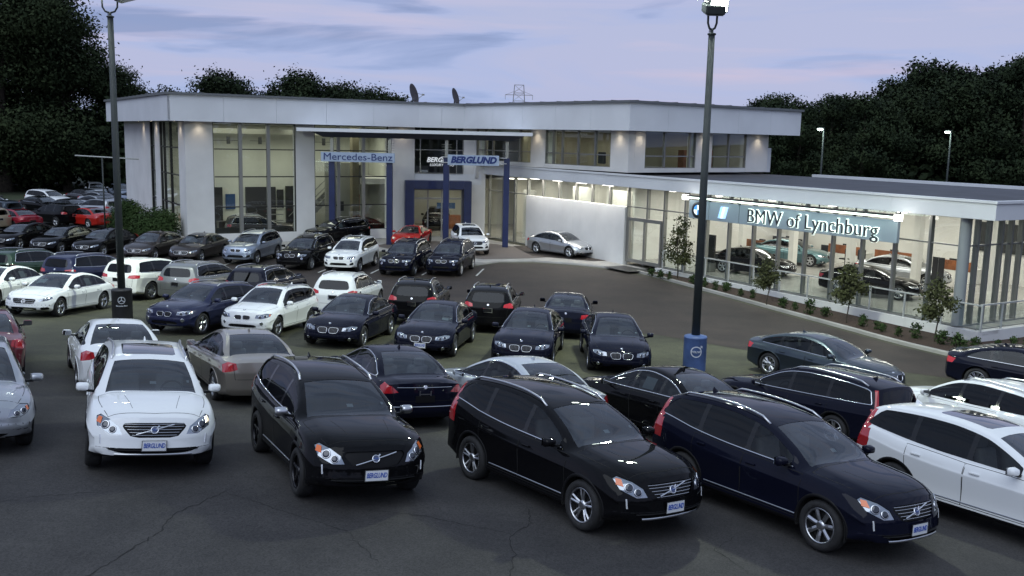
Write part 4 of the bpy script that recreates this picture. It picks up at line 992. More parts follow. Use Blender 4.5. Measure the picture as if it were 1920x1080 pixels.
def frame(A, d, inward):
    """matrix of a wall frame: x along the wall, y inward, z up"""
    d = Vector((d[0], d[1], 0)).normalized(); n = Vector((-d.y, d.x, 0))
    if n.x*inward[0]+n.y*inward[1] < 0: n = -n
    return Matrix(((d.x, n.x, 0, A[0]), (d.y, n.y, 0, A[1]), (0, 0, 1, 0), (0, 0, 0, 1)))
def fbox(F, name, x0, x1, y0, y1, z0, z1, m, parent, bevel=0):
    bm = bmesh.new(); box(bm, ((x0+x1)/2, (y0+y1)/2, (z0+z1)/2), (abs(x1-x0), abs(y1-y0), abs(z1-z0)), 0, bevel, 0, F)
    bmesh.ops.recalc_face_normals(bm, faces=bm.faces)
    return obj(name, bm, m, parent)
def pane(F, x0, x1, y, z0, z1, m, parent, name='window_pane'):
    bm = bmesh.new(); v = [bm.verts.new(F @ Vector(p)) for p in ((x0, y, z0), (x1, y, z0), (x1, y, z1), (x0, y, z1))]
    f = bm.faces.new(v); f.normal_update(); out = (F.to_3x3() @ Vector((0, -1, 0)))
    if f.normal.dot(out) < 0: f.normal_flip()
    return obj(name, bm, m, parent)
def area_light(name, F, x, y, z, sx, sy, e, col, parent, down=True):
    l = bpy.data.lights.new(name, 'AREA'); l.shape = 'RECTANGLE'; l.size = sx; l.size_y = sy; l.energy = e; l.color = col
    o = bpy.data.objects.new(name, l); COL.objects.link(o); p = F @ Vector((x, y, z)); o.location = p; o.rotation_euler = (0, 0, math.atan2(F[1][0], F[0][0])); o.parent = parent; return o

C1 = Vector((-20.49, 60.15)); a31 = math.radians(31); U = Vector((math.cos(a31), math.sin(a31))); V = Vector((math.sin(a31), -math.cos(a31)))
P1, P2, P3, P4, P5 = Vector((-20.9, 58.5)), Vector((-6.67, 67.05)), Vector((-3.6, 68.2)), Vector((6.48, 55.5)), Vector((19.0, 65.0)); P0 = P1-V*24
d3 = (P4-P3).normalized(); d5 = (P5-P4).normalized(); C4 = Vector((6.67, 57.03))
W1 = frame(C1, U, (-.5, .8)); W0 = frame(C1, -V, (.8, .5)); W3 = frame(C4, -d3, (.8, .6)); W5 = frame(C4, d5, (-.6, .8))
PA, PB = Vector((-7.2, 68.3)), Vector((-3.2, 69.0)); W2 = frame(PA, PB-PA, (0, 1))
main = empty('dealership_building', (-20.49, 60.15, -1.95)); tag(main, 'white two-storey dealership building with a deep angular roof band and tall lit windows', 'building')
def madd(o):
    o.parent = main; o.matrix_parent_inverse = Matrix.Translation((20.49, -60.15, 1.95)); return o
ZS, ZT = 5.86, 7.42          # soffit and top of the roof band
def prism(name, pts, z0, z1, m, parent=None, mats=None):
    bm = bmesh.new(); lo = [bm.verts.new((p[0], p[1], z0)) for p in pts]; hi = [bm.verts.new((p[0], p[1], z1)) for p in pts]; n = len(pts)
    bm.faces.new(lo); bm.faces.new(hi)
    for i in range(n): bm.faces.new((lo[i], lo[(i+1) % n], hi[(i+1) % n], hi[i]))
    bmesh.ops.recalc_face_normals(bm, faces=bm.faces)
    return obj(name, bm, m, parent)
back = [P5+Vector((-d5.y, d5.x))*16, Vector((-2, 92)), P0+U*10+Vector((0, 8))]
band = [P0, P1, P2, P3, P4, P5] + back
# roof band panels: each face of the band in pieces with a joint between
def band_panels(a, b, n):
    d = (b-a); L_ = d.length; F = frame(a, d, (Vector((-d.y, d.x)) if (Vector((-d.y, d.x)).dot(Vector((-1, 80))-a) > 0) else Vector((d.y, -d.x))))
    for i in range(n):
        x0, x1 = L_*i/n+(.006 if i else 0), L_*(i+1)/n-(.006 if i < n-1 else 0)
        madd(fbox(F, 'fascia_panel', x0, x1, 0, .12, ZS, ZT, M_FAS, None))
    madd(fbox(F, 'coping', -.12, L_+.12, -.14, .30, ZT+.002, ZT+.15, M_COP, None))
    for i in range(int(L_/1.6)):   # coping joints show as small steps
        madd(fbox(F, 'coping_clip', .4+i*1.6, .52+i*1.6, -.17, .28, ZT+.152, ZT+.175, M_COP, None))
for a, b, n in ((P0, P1, 6), (P1, P2, 5), (P2, P3, 2), (P3, P4, 5), (P4, P5, 5)): band_panels(a, b, n)
ins = lambda p, c=Vector((0, 80)): p+(c-p).normalized()*.2
madd(prism('soffit', [ins(p) for p in band], ZS+.03, ZS+.12, mat('soffit', (.30, .30, .29), .8)))
madd(prism('roof_deck', [ins(p) for p in band], ZT-.25, ZT-.05, M_ROOF))
# parapet seen edge-on in the dip of the roof and plinths
FL = -1.90
def bays(F, segs, z0, z1, transoms, gm, mm, light=None, sill=None, depth=.18, my=.0):
    """segs: list of (x0,x1,[mullions])"""
    for x0, x1, ms in segs:
        cuts = [x0]+ms+[x1]; zs_ = [z0]+transoms+[z1]
        for a, b in zip(cuts[:-1], cuts[1:]):
            for c, d_ in zip(zs_[:-1], zs_[1:]): madd(pane(F, a+.02, b-.02, .12+my, c, d_, gm, None))
        for i, c in enumerate(cuts):
            w = .11 if light and 0 < i < len(cuts)-1 else .05
            madd(fbox(F, 'mullion', c-w, c+w, .04+my if w < .1 else -.02+my, .20+my, z0, z1-.002, light if w > .1 else mm, None))
        for zt_ in transoms: 
            for a, b in zip(cuts[:-1], cuts[1:]): madd(fbox(F, 'transom', a+.11, b-.11, .06+my, .18+my, zt_-.035, zt_+.035, mm, None))
        if sill is not None: madd(fbox(F, 'sill_wall', x0+.001, x1-.001, .02+my, .42+my, sill, z0, M_WHT, None))
        for zz in (z0, z1): madd(fbox(F, 'window_frame', x0+.05, x1-.05, .05+my, .19+my, zz-.03 if zz == z1 else zz, zz-.003 if zz == z1 else zz+.03, mm, None))
bays(W1, [(1.7, 7.06, [3.43, 5.24]), (8.34, 13.65, [10.02, 11.83])], -1.2, ZS, [.5, 2.43, 4.18], M_GLASS, M_MULD, M_MUL, -1.98)
for x0, x1 in ((0, 1.7), (7.06, 8.34), (13.65, 15.65)): madd(fbox(W1, 'column', x0, x1, -.0, .6, -2.0, ZS+.03, M_WHT, None, 0))
bays(W0, [(1.9, 7.9, [4.7, 6.8]), (9.6, 11.3, [])], -1.2, ZS, [.5, 2.43, 4.18], M_GLASS, M_MULD, None, -1.98)
for x0, x1 in ((.602, 1.9), (7.9, 9.6), (11.3, 22)): madd(fbox(W0, 'column', x0, x1, .0, .6, -2.0, ZS+.03, M_WHT, None))
# recess wall beside the entrance, dark upper window and blue portal
bays(W2, [(.10, 3.56, [.52, 3.10])], 2.68, ZS, [4.32], M_GLASSD, M_MULD, None)
for c in (.52, 3.10, .10, 3.56): madd(fbox(W2, 'mullion', c-.035, c+.035, -.03, .05, 2.68, ZS, M_MUL, None))
for c in (2.68, 4.32): madd(fbox(W2, 'transom', .14, 3.52, -.035, .045, c-.03, c+.03, M_MUL, None))
madd(fbox(W2, 'wall', .0, 4.9, .0, .3, 1.9, 2.64, M_FAS, None)); madd(fbox(W2, 'wall', 3.57, 5.2, .01, .5, -1.95, ZS+.02, M_WHT, None)); madd(fbox(W2, 'wall', -.8, .09, .01, .5, -1.95, ZS+.02, M_WHT, None))
for x0, x1 in ((-.60, .02), (3.52, 4.06)): madd(fbox(W2, 'portal_post', x0, x1, -1.25, -.01, -1.95, 2.2, M_BLU, None, .02))
madd(fbox(W2, 'portal_header', .022, 3.518, -1.25, -.01, 1.62, 2.2, M_BLU, None, .02))
for c in (.08, 1.06, 2.05, 3.48): madd(fbox(W2, 'door_frame', c-.05, c+.05, -.30, -.20, -1.9, 1.6, M_MUL, None))
for z_ in (-1.84, .92, 1.56): madd(fbox(W2, 'door_rail', .13, 3.43, -.31, -.19, z_-.06, z_+.06, M_MUL, None))
for a, b in ((.13, 1.01), (1.11, 2.0), (2.1, 3.43)):
    madd(pane(W2, a, b, -.25, -1.78, .86, M_GLASS, None, 'door_pane')); madd(pane(W2, a, b, -.25, .98, 1.5, M_GLASS, None))
# upper storey of the right wing
ZB = 3.42
bays(W3, [(1.52, 7.61, [2.95, 4.5, 6.0, 6.87]), (9.08, 15.2, [10.3, 13.3, 14.2])], 3.68, ZS, [4.40], M_GLASS, M_MUL, None, ZB)
for x0, x1 in ((.0, 1.52), (7.61, 9.08), (15.2, 17.6)): madd(fbox(W3, 'wall', x0, x1, .0, .5, ZB if x1 < 15.5 else 2.4, ZS+.03, M_WHT, None))
bays(W5, [(1.36, 5.78, [3.08, 5.3]), (7.26, 10.6, [8.93])], 3.68, ZS, [4.40], M_GLASS, M_MUL, None, ZB)
for x0, x1 in ((.502, 1.36), (5.78, 7.26), (10.6, 12.8)): madd(fbox(W5, 'wall', x0, x1, .0, .5, ZB, ZS+.03, M_WHT, None))
madd(fbox(W5, 'wall', 12.3, 12.8, .5, 10, ZB, ZS+.03, M_WHT, None)); madd(fbox(W5, 'parapet_box', 12.9, 13.4, .2, 1.6, 3.40, 5.0, M_FAS, None))
# rooms behind the glass
inn = empty('room_lights', (0, 0, 0)); inn.parent = main; inn.matrix_parent_inverse = Matrix.Translation((20.49, -60.15, 1.95))
madd(fbox(W1, 'inner_floor', .6, 24, .45, 14, FL-.03, FL, M_TILE, None)); madd(fbox(W1, 'inner_wall', .6, 16.4, 8.5, 8.7, FL, ZS+.0, M_IWALL, None)); madd(fbox(W1, 'inner_ceiling', .7, 16.2, .5, 8.45, ZS-.06, ZS-.01, M_CEIL, None))
madd(fbox(W1, 'inner_wall', 15.7, 15.9, .65, 8.45, FL, ZS-.08, M_IWALL, None))
madd(fbox(W1, 'display_panel', 3.4, 4.3, 8.2, 8.45, FL, 1.3, M_DARKF, None)); madd(fbox(W1, 'display_panel', 6.0, 8.2, 8.2, 8.45, FL, 1.3, M_DARKF, None)); madd(fbox(W1, 'display_panel', 9.0, 11.0, 8.2, 8.45, FL, 1.35, M_DARKF, None))
madd(fbox(W1, 'inner_wall', 10.9, 12.9, 5.0, 5.2, FL, 3.2, mat('grey partition', (.25, .25, .22), .8), None)); madd(fbox(W1, 'inner_column', 12.4, 12.9, 3.5, 4.0, FL, ZS-.08, mat('brown column', (.16, .14, .09), .7), None))
madd(fbox(W1, 'low_wall', 1.8, 7.0, 1.2, 1.3, FL, -.95, M_DARKF, None))
for x, y in ((2.9, 5.5), (4.1, 5.5), (6.3, 5.5), (10.6, 4.5)):   # hanging lamps
    lo = madd(fbox(W1, 'hanging_lamp', x-.10, x+.10, y-.1, y+.1, 4.45, 4.95, M_DARKF, None))
    k = fbox(W1, 'lamp_rod', x-.7, x+.7, y-.012, y+.012, 4.66, 4.69, M_DARKF, None); k.parent = lo; k.matrix_parent_inverse = Matrix.Identity(4)
for i in range(2): area_light('ceiling_light', W1, 4.4+i*6.8, 4.5, ZS-.12, 5.5, 4.5, 250, (.98, 1., .86), inn)
# stair seen through the left bay
st = bmesh.new(); 
for k in range(14): box(st, (9.0+k*.28, 6.4, FL+.15+k*.27), (.34, 1.3, .07), 0, 0, 0, W1)
for yy in (5.74, 7.06): beam(st, W1 @ Vector((8.8, yy, FL+.1)), W1 @ Vector((12.8, yy, FL+3.85)), .05, .30); beam(st, W1 @ Vector((8.8, yy, FL+1.1)), W1 @ Vector((12.8, yy, FL+4.85)), .04, .05)
tag(madd(obj('staircase', st, M_MUL)), kind='stuff')
madd(fbox(W1, 'mezzanine', 13.0, 15.6, 3.0, 8.4, 1.75, 2.15, M_IWALLW, None)); madd(fbox(W1, 'mezzanine_rail', 13.0, 13.06, 3.0, 8.4, 2.15, 3.1, M_MUL, None))
for x, y, w_, h_, m_ in ((4.9, 8.42, .7, 1.1, M_SCREEN), (8.6, 8.42, .5, 1.4, M_DARKF), (13.2, 4.9, .6, 1.2, M_WOOD), (11.8, 4.92, .9, .7, M_DARKF)): madd(fbox(W1, 'poster', x-w_/2, x+w_/2, y-.03, y, -.3, -.3+h_, m_, None))
madd(fbox(W1, 'reception_counter', 3.0, 5.6, 4.2, 4.9, FL, -.8, mat('dark counter', (.05, .045, .04), .4), None)); madd(fbox(W1, 'duct', 1.0, 15.6, 6.6, 7.1, 5.15, 5.5, mat('grey duct', (.20, .20, .17), .5), None))
for k in range(5): madd(fbox(W1, 'shelf', 5.9, 7.0, 2.6, 3.0, FL+.35+k*.42, FL+.39+k*.42, M_MUL, None))
# entrance hall
madd(fbox(W2, 'inner_wall', -.7, 12, 11, 11.2, FL, ZS-.1, M_IWALL, None)); madd(fbox(W2, 'inner_ceiling', -.6, 12, .5, 11, 2.30, 2.36, M_CEIL, None)); madd(fbox(W2, 'inner_floor', -.6, 11, -.2, 11, FL+.006, FL+.012, M_TILE, None))
madd(fbox(W2, 'counter', 2.6, 5.2, 6.5, 7.3, FL, -.85, M_WOOD, None)); madd(fbox(W2, 'notice_board', 2.2, 3.6, 5.0, 5.08, -.2, .25, M_SCREEN, None)); 
area_light('ceiling_light', W2, 4.5, 4.5, 2.25, 6, 6, 200, (1., .92, .74), inn)
# upper offices
for F, x0, x1 in ((W3, .6, 15.6), (W5, .6, 12.2)):
    madd(fbox(F, 'inner_wall', x0+3, x1, 4.2, 4.3, ZB, ZS-.02, mat('office wall', (.40, .38, .30), .85), None)); madd(fbox(F, 'inner_floor', x0, x1, .55, 6.5, ZB+.0, ZB+.05, M_TILE, None)); madd(fbox(F, 'inner_ceiling', x0, x1, .55, 4.2, ZS-.06, ZS-.02, M_CEIL, None))
madd(fbox(W3, 'white_blind', 6.9, 7.55, .3, .36, 3.7, ZS-.07, mat('white blind', (.75, .73, .62), .8), None)); madd(fbox(W3, 'white_blind', 14.25, 14.9, .3, .36, 3.7, ZS-.07, MATS['white blind'], None)); madd(fbox(W5, 'white_blind', 5.36, 5.72, .3, .36, 3.7, ZS-.07, MATS['white blind'], None))
madd(fbox(W5, 'bookcase', 7.5, 8.7, 2.6, 3.1, ZB+.05, 4.75, M_WOOD, None)); madd(fbox(W5, 'bookcase', 9.1, 10.3, 2.6, 3.1, ZB+.05, 4.75, M_WOOD, None)); madd(fbox(W3, 'wardrobe', 12.3, 12.8, 2.4, 3.2, ZB+.05, 5.4, mat('beige partition', (.42, .40, .30), .8), None))
for i, (F, x) in enumerate(((W3, 3.6), (W3, 6.0), (W3, 10.4), (W3, 13.4), (W5, 3.2), (W5, 9.0))): 
    area_light('ceiling_light', F, x, 2.2, ZS-.12, 1.8, 1.2, 18 if F is W3 else 15, (1., .93, .74), inn)
for x in (2.2, 3.5):   # people-sized office chairs show as dark backs
    madd(fbox(W3, 'office_chair', x-.28, x+.28, 1.1, 1.3, ZB+.4, 4.55, M_DARKF, None, .05))
# soffit downlights on the columns
def downlight(F, x, y, e=16, zt=ZS):
    bm = bmesh.new(); rg = lathe(bm, [(.09, 0), (.07, -.015)], 12, 'Z', 0, F @ Matrix.Translation((x, y, zt+.028))); disc(bm, rg[-1], True, 1); bmesh.ops.recalc_face_normals(bm, faces=bm.faces)
    madd(obj('downlight', bm, [M_CHR, mat('warm lamp', (1, .9, .7), .5, emit=(1, .84, .58), es=12)]))
    l = bpy.data.lights.new('downlight_beam', 'SPOT'); l.energy = e*.8; l.color = (1, .84, .62); l.spot_size = math.radians(120); l.spot_blend = 1.; l.shadow_soft_size = .12
    o = bpy.data.objects.new('downlight_beam', l); COL.objects.link(o); o.location = F @ Vector((x, y, zt-.03)); o.parent = inn; o.matrix_parent_inverse = Matrix.Identity(4)
for F, x in ((W1, .85), (W1, 14.7), (W0, 1.2), (W0, 8.8), (W0, 13.5), (W3, .75), (W3, 8.35), (W3, 15.9), (W5, .9), (W5, 6.5), (W5, 11.7)): downlight(F, x, -.34, 40)

# ---------------------------------------------------------------- the single-storey showroom
Q = Vector((17.85, 35.6)); F0 = Vector((-3.4, 71.2)); dv = (Q-F0).normalized(); nb = Vector((-dv.y, dv.x))
G = Vector((17.55, 37.17)); SH = frame(G, -dv, nb); SR = frame(G, nb, -dv)
show = empty('showroom_building', (G.x, G.y, -1.62)); tag(show, 'glass-walled single-storey showroom with a flat dark roof and pale roof edge, lit inside', 'building')
def sadd(o):
    o.parent = show; o.matrix_parent_inverse = Matrix.Translation((-G.x, -G.y, 1.62)); return o
SF = -1.60
FQ = frame(Q, -dv, nb); LQ = (Q-F0).length; FR = frame(Q, nb, -dv)
n = 9
for i in range(n): sadd(fbox(FQ, 'fascia_panel', LQ*i/n+(.004 if i else 0), LQ*(i+1)/n-.004, 0, .14, 2.68, 3.30, M_FAS, None))
for i in range(4): sadd(fbox(FR, 'fascia_panel', (.142 if i == 0 else 14.6*i/4+.004), 14.6*(i+1)/4-.004, 0, .14, 2.68, 3.30, M_FAS, None))
sadd(fbox(FQ, 'roof_edge', -.06, LQ, -.06, .22, 3.302, 3.40, M_FAS, None)); sadd(fbox(FR, 'roof_edge', .225, 14.6, -.06, .22, 3.302, 3.40, M_FAS, None)); sadd(fbox(FQ, 'roof_edge', .3, 21.8, 14.3, 14.6, 2.7, 3.42, M_FAS, None))
sadd(fbox(FQ, 'roof_deck', .15, LQ-1, .15, 14.3, 3.0, 3.26, M_ROOF, None)); sadd(fbox(FQ, 'soffit', .15, LQ-.3, .15, 2.4, 2.66, 2.72, M_CEIL, None)); sadd(fbox(FR, 'soffit', 2.4, 14.3, .15, 2.4, 2.66, 2.72, M_CEIL, None))
sadd(fbox(SH, 'inner_ceiling', .2, 21.4, .3, 13.2, 2.60, 2.655, M_CEIL, None)); sadd(fbox(SH, 'inner_floor', .0, 21.6, .02, 13.2, SF-.06, SF, M_TILE, None))
sadd(fbox(SH, 'inner_wall', .0, 21.6, 13.0, 13.3, SF, 2.6, M_IWALLW, None)); sadd(fbox(SH, 'inner_wall', 21.4, 21.6, .5, 13.0, SF, 2.6, M_IWALLW, None))
for i in range(5): sadd(fbox(SH, 'inner_column', 3.0+i*4, 3.35+i*4, 6.8, 7.15, SF, 2.6, M_IWALLW, None))
ms = [1.55, 3.2, 4.85, 6.45, 8.05, 9.7, 11.35, 13.05, 14.7, 16.4, 18.12]
for a, b in zip([.24]+ms[:-1], ms):
    for c, d_ in ((SF, 1.54), (1.54, 2.66)): sadd(pane(SH, a+.03, b-.03, .06, c, d_, M_GLASS, None))
    sadd(fbox(SH, 'transom', a+.05, b-.05, .02, .12, 1.51, 1.57, M_MUL, None)); sadd(fbox(SH, 'window_frame', a+.05, b-.05, .01, .13, SF+.001, SF+.06, M_MUL, None))
for m_ in ms: sadd(fbox(SH, 'mullion', m_-.05, m_+.05, -.03, .19, SF, 2.66, M_MUL, None))
bm = bmesh.new(); lathe(bm, [(.22, SF), (.22, 2.66)], 28, 'Z', 0, SH @ Matrix.Translation((.05, .05, 0))); sadd(obj('corner_column', bm, mat('grey column', (.33, .36, .38), .35, .3)))
mr_ = [.85, 1.6, 2.4, 3.05, 3.75, 5.4, 7.0, 8.7, 10.4, 12.1, 13.0]
for a, b in zip([.28]+mr_[:-1], mr_):
    for c, d_ in ((SF, 1.54), (1.54, 2.66)): sadd(pane(SR, a+.03, b-.03, .06, c, d_, M_GLASS, None))
    sadd(fbox(SR, 'transom', a+.05, b-.05, .02, .12, 1.51, 1.57, M_MUL, None))
for m_ in mr_: sadd(fbox(SR, 'mullion', m_-.05, m_+.05, -.03, .19, SF, 2.66, M_MUL, None))
# entrance doors of the showroom
for c in (18.3, 19.75, 21.2): sadd(fbox(SH, 'door_frame', c-.06, c+.06, -.06, .12, SF-.1, .95, M_MUL, None))
for z_ in (-1.52, .86): sadd(fbox(SH, 'door_rail', 18.37, 21.13, -.05, .11, z_-.10, z_+.08, M_MUL, None))
for a, b in ((18.38, 19.68), (19.82, 21.12)): sadd(pane(SH, a, b, .03, -1.44, .76, M_GLASS, None, 'door_pane'))
for a, b in ((18.17, 19.6), (19.6, 21.35)):
    for c, d_ in ((.98, 1.54), (1.54, 2.66)): sadd(pane(SH, a, b, .06, c, d_, M_GLASS, None))
sadd(fbox(SH, 'transom', 18.17, 21.35, .0, .12, 1.51, 1.57, M_MUL, None)); sadd(fbox(SH, 'mullion', 19.55, 19.65, -.02, .17, .96, 2.66, M_MUL, None)); sadd(fbox(SH, 'mullion', 21.35, 21.45, -.03, .19, SF, 2.66, M_MUL, None))
sadd(fbox(SH, 'door_mat', 18.6, 20.9, -1.9, -.5, -1.83, -1.815, M_DARKF, None))
# blank white wall with a row of high windows over it
for i in range(4): sadd(fbox(SH, 'wall_panel', 21.5+i*2.73+(.003 if i else 0), 21.5+(i+1)*2.73-.003, -.12, .2, -1.95, 1.50, M_WHT, None))
cl = [21.5, 23.18, 24.97, 26.69, 28.63, 30.54, 32.42]
for a, b in zip(cl[:-1], cl[1:]): sadd(pane(SH, a+.05, b-.05, .06, 1.55, 2.66, M_GLASS, None))
for c in cl[1:]: sadd(fbox(SH, 'mullion', c-.06, c+.06, -.03, .16, 1.52, 2.66, M_MUL, None))
cl = [32.42, 34.15, 35.76, 37.76, 39.4]
for a, b in zip(cl[:-1], cl[1:]):
    for c, d_ in ((-1.85, 1.54), (1.54, 2.66)): sadd(pane(SH, a+.05, b-.05, .06, c, d_, M_GLASS, None))
    sadd(fbox(SH, 'transom', a+.07, b-.07, .0, .12, 1.51, 1.57, M_MUL, None))
for c in cl: sadd(fbox(SH, 'mullion', c-.07, c+.07, -.03, .16, -1.9, 2.66, M_MUL, None))
sadd(fbox(SH, 'inner_wall', 21.7, 40.5, 4.0, 4.2, -1.9, 2.6, M_IWALLW, None)); sadd(fbox(SH, 'inner_ceiling', 21.7, 40.5, .3, 4.0, 2.60, 2.65, M_CEIL, None)); sadd(fbox(SH, 'inner_floor', 21.7, 40.5, .25, 4.0, -1.93, -1.88, M_TILE, None))
for a, b in ((24.0, 26.5), (28, 30.3), (35.0, 36.6)): sadd(fbox(SH, 'partition', a, b, 2.2, 2.3, -1.88, 2.2 if a < 33 else 1.6, M_IWALLW, None))
sin_ = empty('showroom_lights', (0, 0, 0)); sadd(sin_)
for i in range(4):
    for j in range(2): area_light('ceiling_light', SH, 3+i*5, 3.2+j*6, 2.54, 2.6, 2.6, 165, (1., .96, .88), sin_)
for x in (24.5, 30, 36.5): area_light('ceiling_light', SH, x, 2.0, 2.5, 3., 1.2, 95, (1., .95, .84), sin_)
for i in range(6):
    for j in range(3): sadd(fbox(SH, 'light_panel', 1.6+i*3.5, 2.8+i*3.5, 2.2+j*4, 2.5+j*4, 2.57, 2.59, M_FIX, None))
for i in range(4):
    x = 22.9+i*2.7; sadd(fbox(SH, 'soffit_lamp', x-.5, x+.5, -.40, -.32, 2.645, 2.657, M_FIX, None)); area_light('soffit_light', SH, x, -.36, 2.63, 2.6, .34, 85, (1., .95, .84), sin_)
for i in range(5): sadd(fbox(SH, 'soffit_lamp', 2.5+i*3.6, 2.9+i*3.6, -.38, -.26, 2.645, 2.657, M_FIX, None))
# furniture in the showroom
def desk(x, y, rot, lab, wood=True):
    p = SH @ Vector((x, y, SF)); r = empty('reception_desk' if wood else 'office_desk', p, math.atan2(-dv.y, -dv.x)+rot); tag(r, lab, 'desk', 'desks in the showroom')
    bm = bmesh.new(); box(bm, (0, .5, .86), (2.4, .08, .50)); obj('front_panel', bm, M_WOOD if wood else M_DARKF, r); bm = bmesh.new(); box(bm, (0, .5, .30), (2.5, .07, .60)); obj('kick_panel', bm, M_IWALLW if wood else M_DARKF, r)
    bm = bmesh.new(); box(bm, (0, 0, .73), (2.5, .8, .05)); obj('top', bm, M_IWALLW, r)
    for s_ in (-1, 1): bm = bmesh.new(); box(bm, (s_*1.2, 0, .36), (.06, .75, .70)); obj('side_panel', bm, M_IWALLW if wood else M_DARKF, r)
    bm = bmesh.new(); box(bm, (.3, .05, 1.0), (.50, .04, .30)); box(bm, (.3, .07, .80), (.08, .05, .12)); obj('monitor', bm, M_DARKF, r)
desk(15.2, 11.8, 0, 'cherry-fronted desk behind the middle letters of the lit sign'); desk(19.0, 8.8, 0, 'cherry-fronted desk behind the black car nearest the showroom door'); desk(8.0, 11.6, 0, 'cherry-fronted desk under the dark wall screen near the right corner'); desk(19.8, 11.9, 0, 'dark office desk at the far end of the showroom', False); desk(12.0, 12.0, .1, 'cherry-fronted desk behind the silver car in the showroom')
def chair(x, y, lab):
    p = SH @ Vector((x, y, SF)); r = empty('office_chair', p, rnd.uniform(0, 6)); tag(r, lab, 'chair', 'black chairs at the showroom desks')
    bm = bmesh.new(); box(bm, (0, 0, .48), (.5, .5, .08), 0, .03); obj('seat', bm, M_DARKF, r)
    bm = bmesh.new(); box(bm, (-.24, 0, .82), (.07, .46, .56), 0, .03); obj('backrest', bm, M_DARKF, r)
    bm = bmesh.new(); tube(bm, [(0, 0, .05), (0, 0, .45)], .03, 8); 
    for k in range(5): beam(bm, (0, 0, .08), (.28*math.cos(k*1.257), .28*math.sin(k*1.257), .04), .04, .04)
    obj('base', bm, M_MULD, r)
for x, y in ((14.3, 10.3), (13.4, 10.7), (15.9, 10.2), (18.2, 7.6), (11.4, 10.6), (8.4, 10.2)): chair(x, y, 'black swivel chair standing at a showroom desk')
p = SH @ Vector((6.6, 12.9, .75)); tv = empty('wall_screen', p, math.atan2(-dv.y, -dv.x)); tag(tv, 'large dark display screen hung on the showroom back wall near the corner column', 'screen')
bm = bmesh.new(); box(bm, (0, 0, 0), (2.6, .08, 1.5)); obj('housing', bm, M_DARKF, tv); bm = bmesh.new(); box(bm, (0, -.045, 0), (2.4, .01, 1.3)); obj('screen', bm, M_SCREEN, tv)
p = SH @ Vector((15.9, 1.4, SF)); kk = empty('information_screen', p, math.atan2(-dv.y, -dv.x)); tag(kk, 'upright lit information screen beside the showroom entrance', 'screen')
bm = bmesh.new(); box(bm, (0, 0, 1.25), (.85, .12, 1.5)); obj('housing', bm, M_DARKF, kk); bm = bmesh.new(); box(bm, (0, -.065, 1.35), (.75, .01, 1.2)); obj('screen', bm, M_SCREEN, kk); bm = bmesh.new(); box(bm, (0, -.075, .85), (.75, .01, .32)); obj('caption_panel', bm, mat('lit panel', (.9, .95, 1), .5, emit=(.8, .95, 1.), es=1.6), kk); bm = bmesh.new(); box(bm, (0, 0, .25), (.6, .5, .5)); obj('base', bm, M_MUL, kk)
p = SH @ Vector((5.0, 5.6, SF)); kk = empty('banner_stand', p, math.atan2(-dv.y, -dv.x)); tag(kk, 'black banner on a thin stand inside the showroom corner', 'banner')
bm = bmesh.new(); box(bm, (0, 0, 1.15), (.62, .03, 1.45)); obj('banner', bm, M_DARKF, kk); bm = bmesh.new(); beam(bm, (0, 0, 0), (0, 0, 1.9), .03, .03); box(bm, (0, 0, .02), (.5, .3, .04)); obj('stand', bm, M_MUL, kk)
# terrace with low white wall and railing
T0 = Vector((17.9, 36.15)); FT = frame(T0, -dv, nb); FTR = frame(T0, nb, -dv)
ter = empty('terrace', (T0.x, T0.y, -1.63)); tag(ter, 'raised concrete terrace with a low white wall round the showroom', 'terrace')
def tadd(o): o.parent = ter; o.matrix_parent_inverse = Matrix.Translation((-T0.x, -T0.y, 1.63)); return o
tadd(fbox(FT, 'paving', -.0, 19.2, .30, 1.30, -1.80, -1.66, M_CONC, None)); tadd(fbox(FTR, 'paving', 1.31, 13, .31, 1.30, -1.80, -1.661, M_CONC, None)); 
for i in range(6): tadd(fbox(FT, 'low_wall', i*3.25+(.004 if i else 0), (i+1)*3.25-.004, 0, .30, -2.9, -1.655, M_WHT, None))
for i in range(4): tadd(fbox(FTR, 'low_wall', i*3.3+(.304 if i == 0 else .004), (i+1)*3.3-.004, 0, .30, -2.9, -1.655, M_WHT, None))
M_RAIL = mat('light grey rail', (.50, .52, .52), .5, .3)
rl = empty('railing', (T0.x, T0.y, -1.655)); tag(rl, 'grey metal railing with glass infill along the showroom terrace', 'railing')
def radd(o): o.parent = rl; o.matrix_parent_inverse = Matrix.Translation((-T0.x, -T0.y, 1.655)); return o
for F, Ln, st_ in ((FT, 19.0, 0), (FTR, 13.0, 1)):
    n = int(Ln/1.62)
    for i in range(st_, n+1): radd(fbox(F, 'post', Ln*i/n-.03, Ln*i/n+.03, .10, .16, -1.655, -.66, M_RAIL, None))
    for i in range(n):
        radd(pane(F, Ln*i/n+.06, Ln*(i+1)/n-.06, .13, -1.56, -.72, M_GRL, None, 'glass_panel')); radd(fbox(F, 'bottom_rail', Ln*i/n+.03, Ln*(i+1)/n-.03, .11, .15, -1.59, -1.56, M_MUL, None))
    radd(fbox(F, 'handrail', -.03 if not st_ else .04, Ln+.03, .095, .165, -.66, -.61, M_RAIL, None))
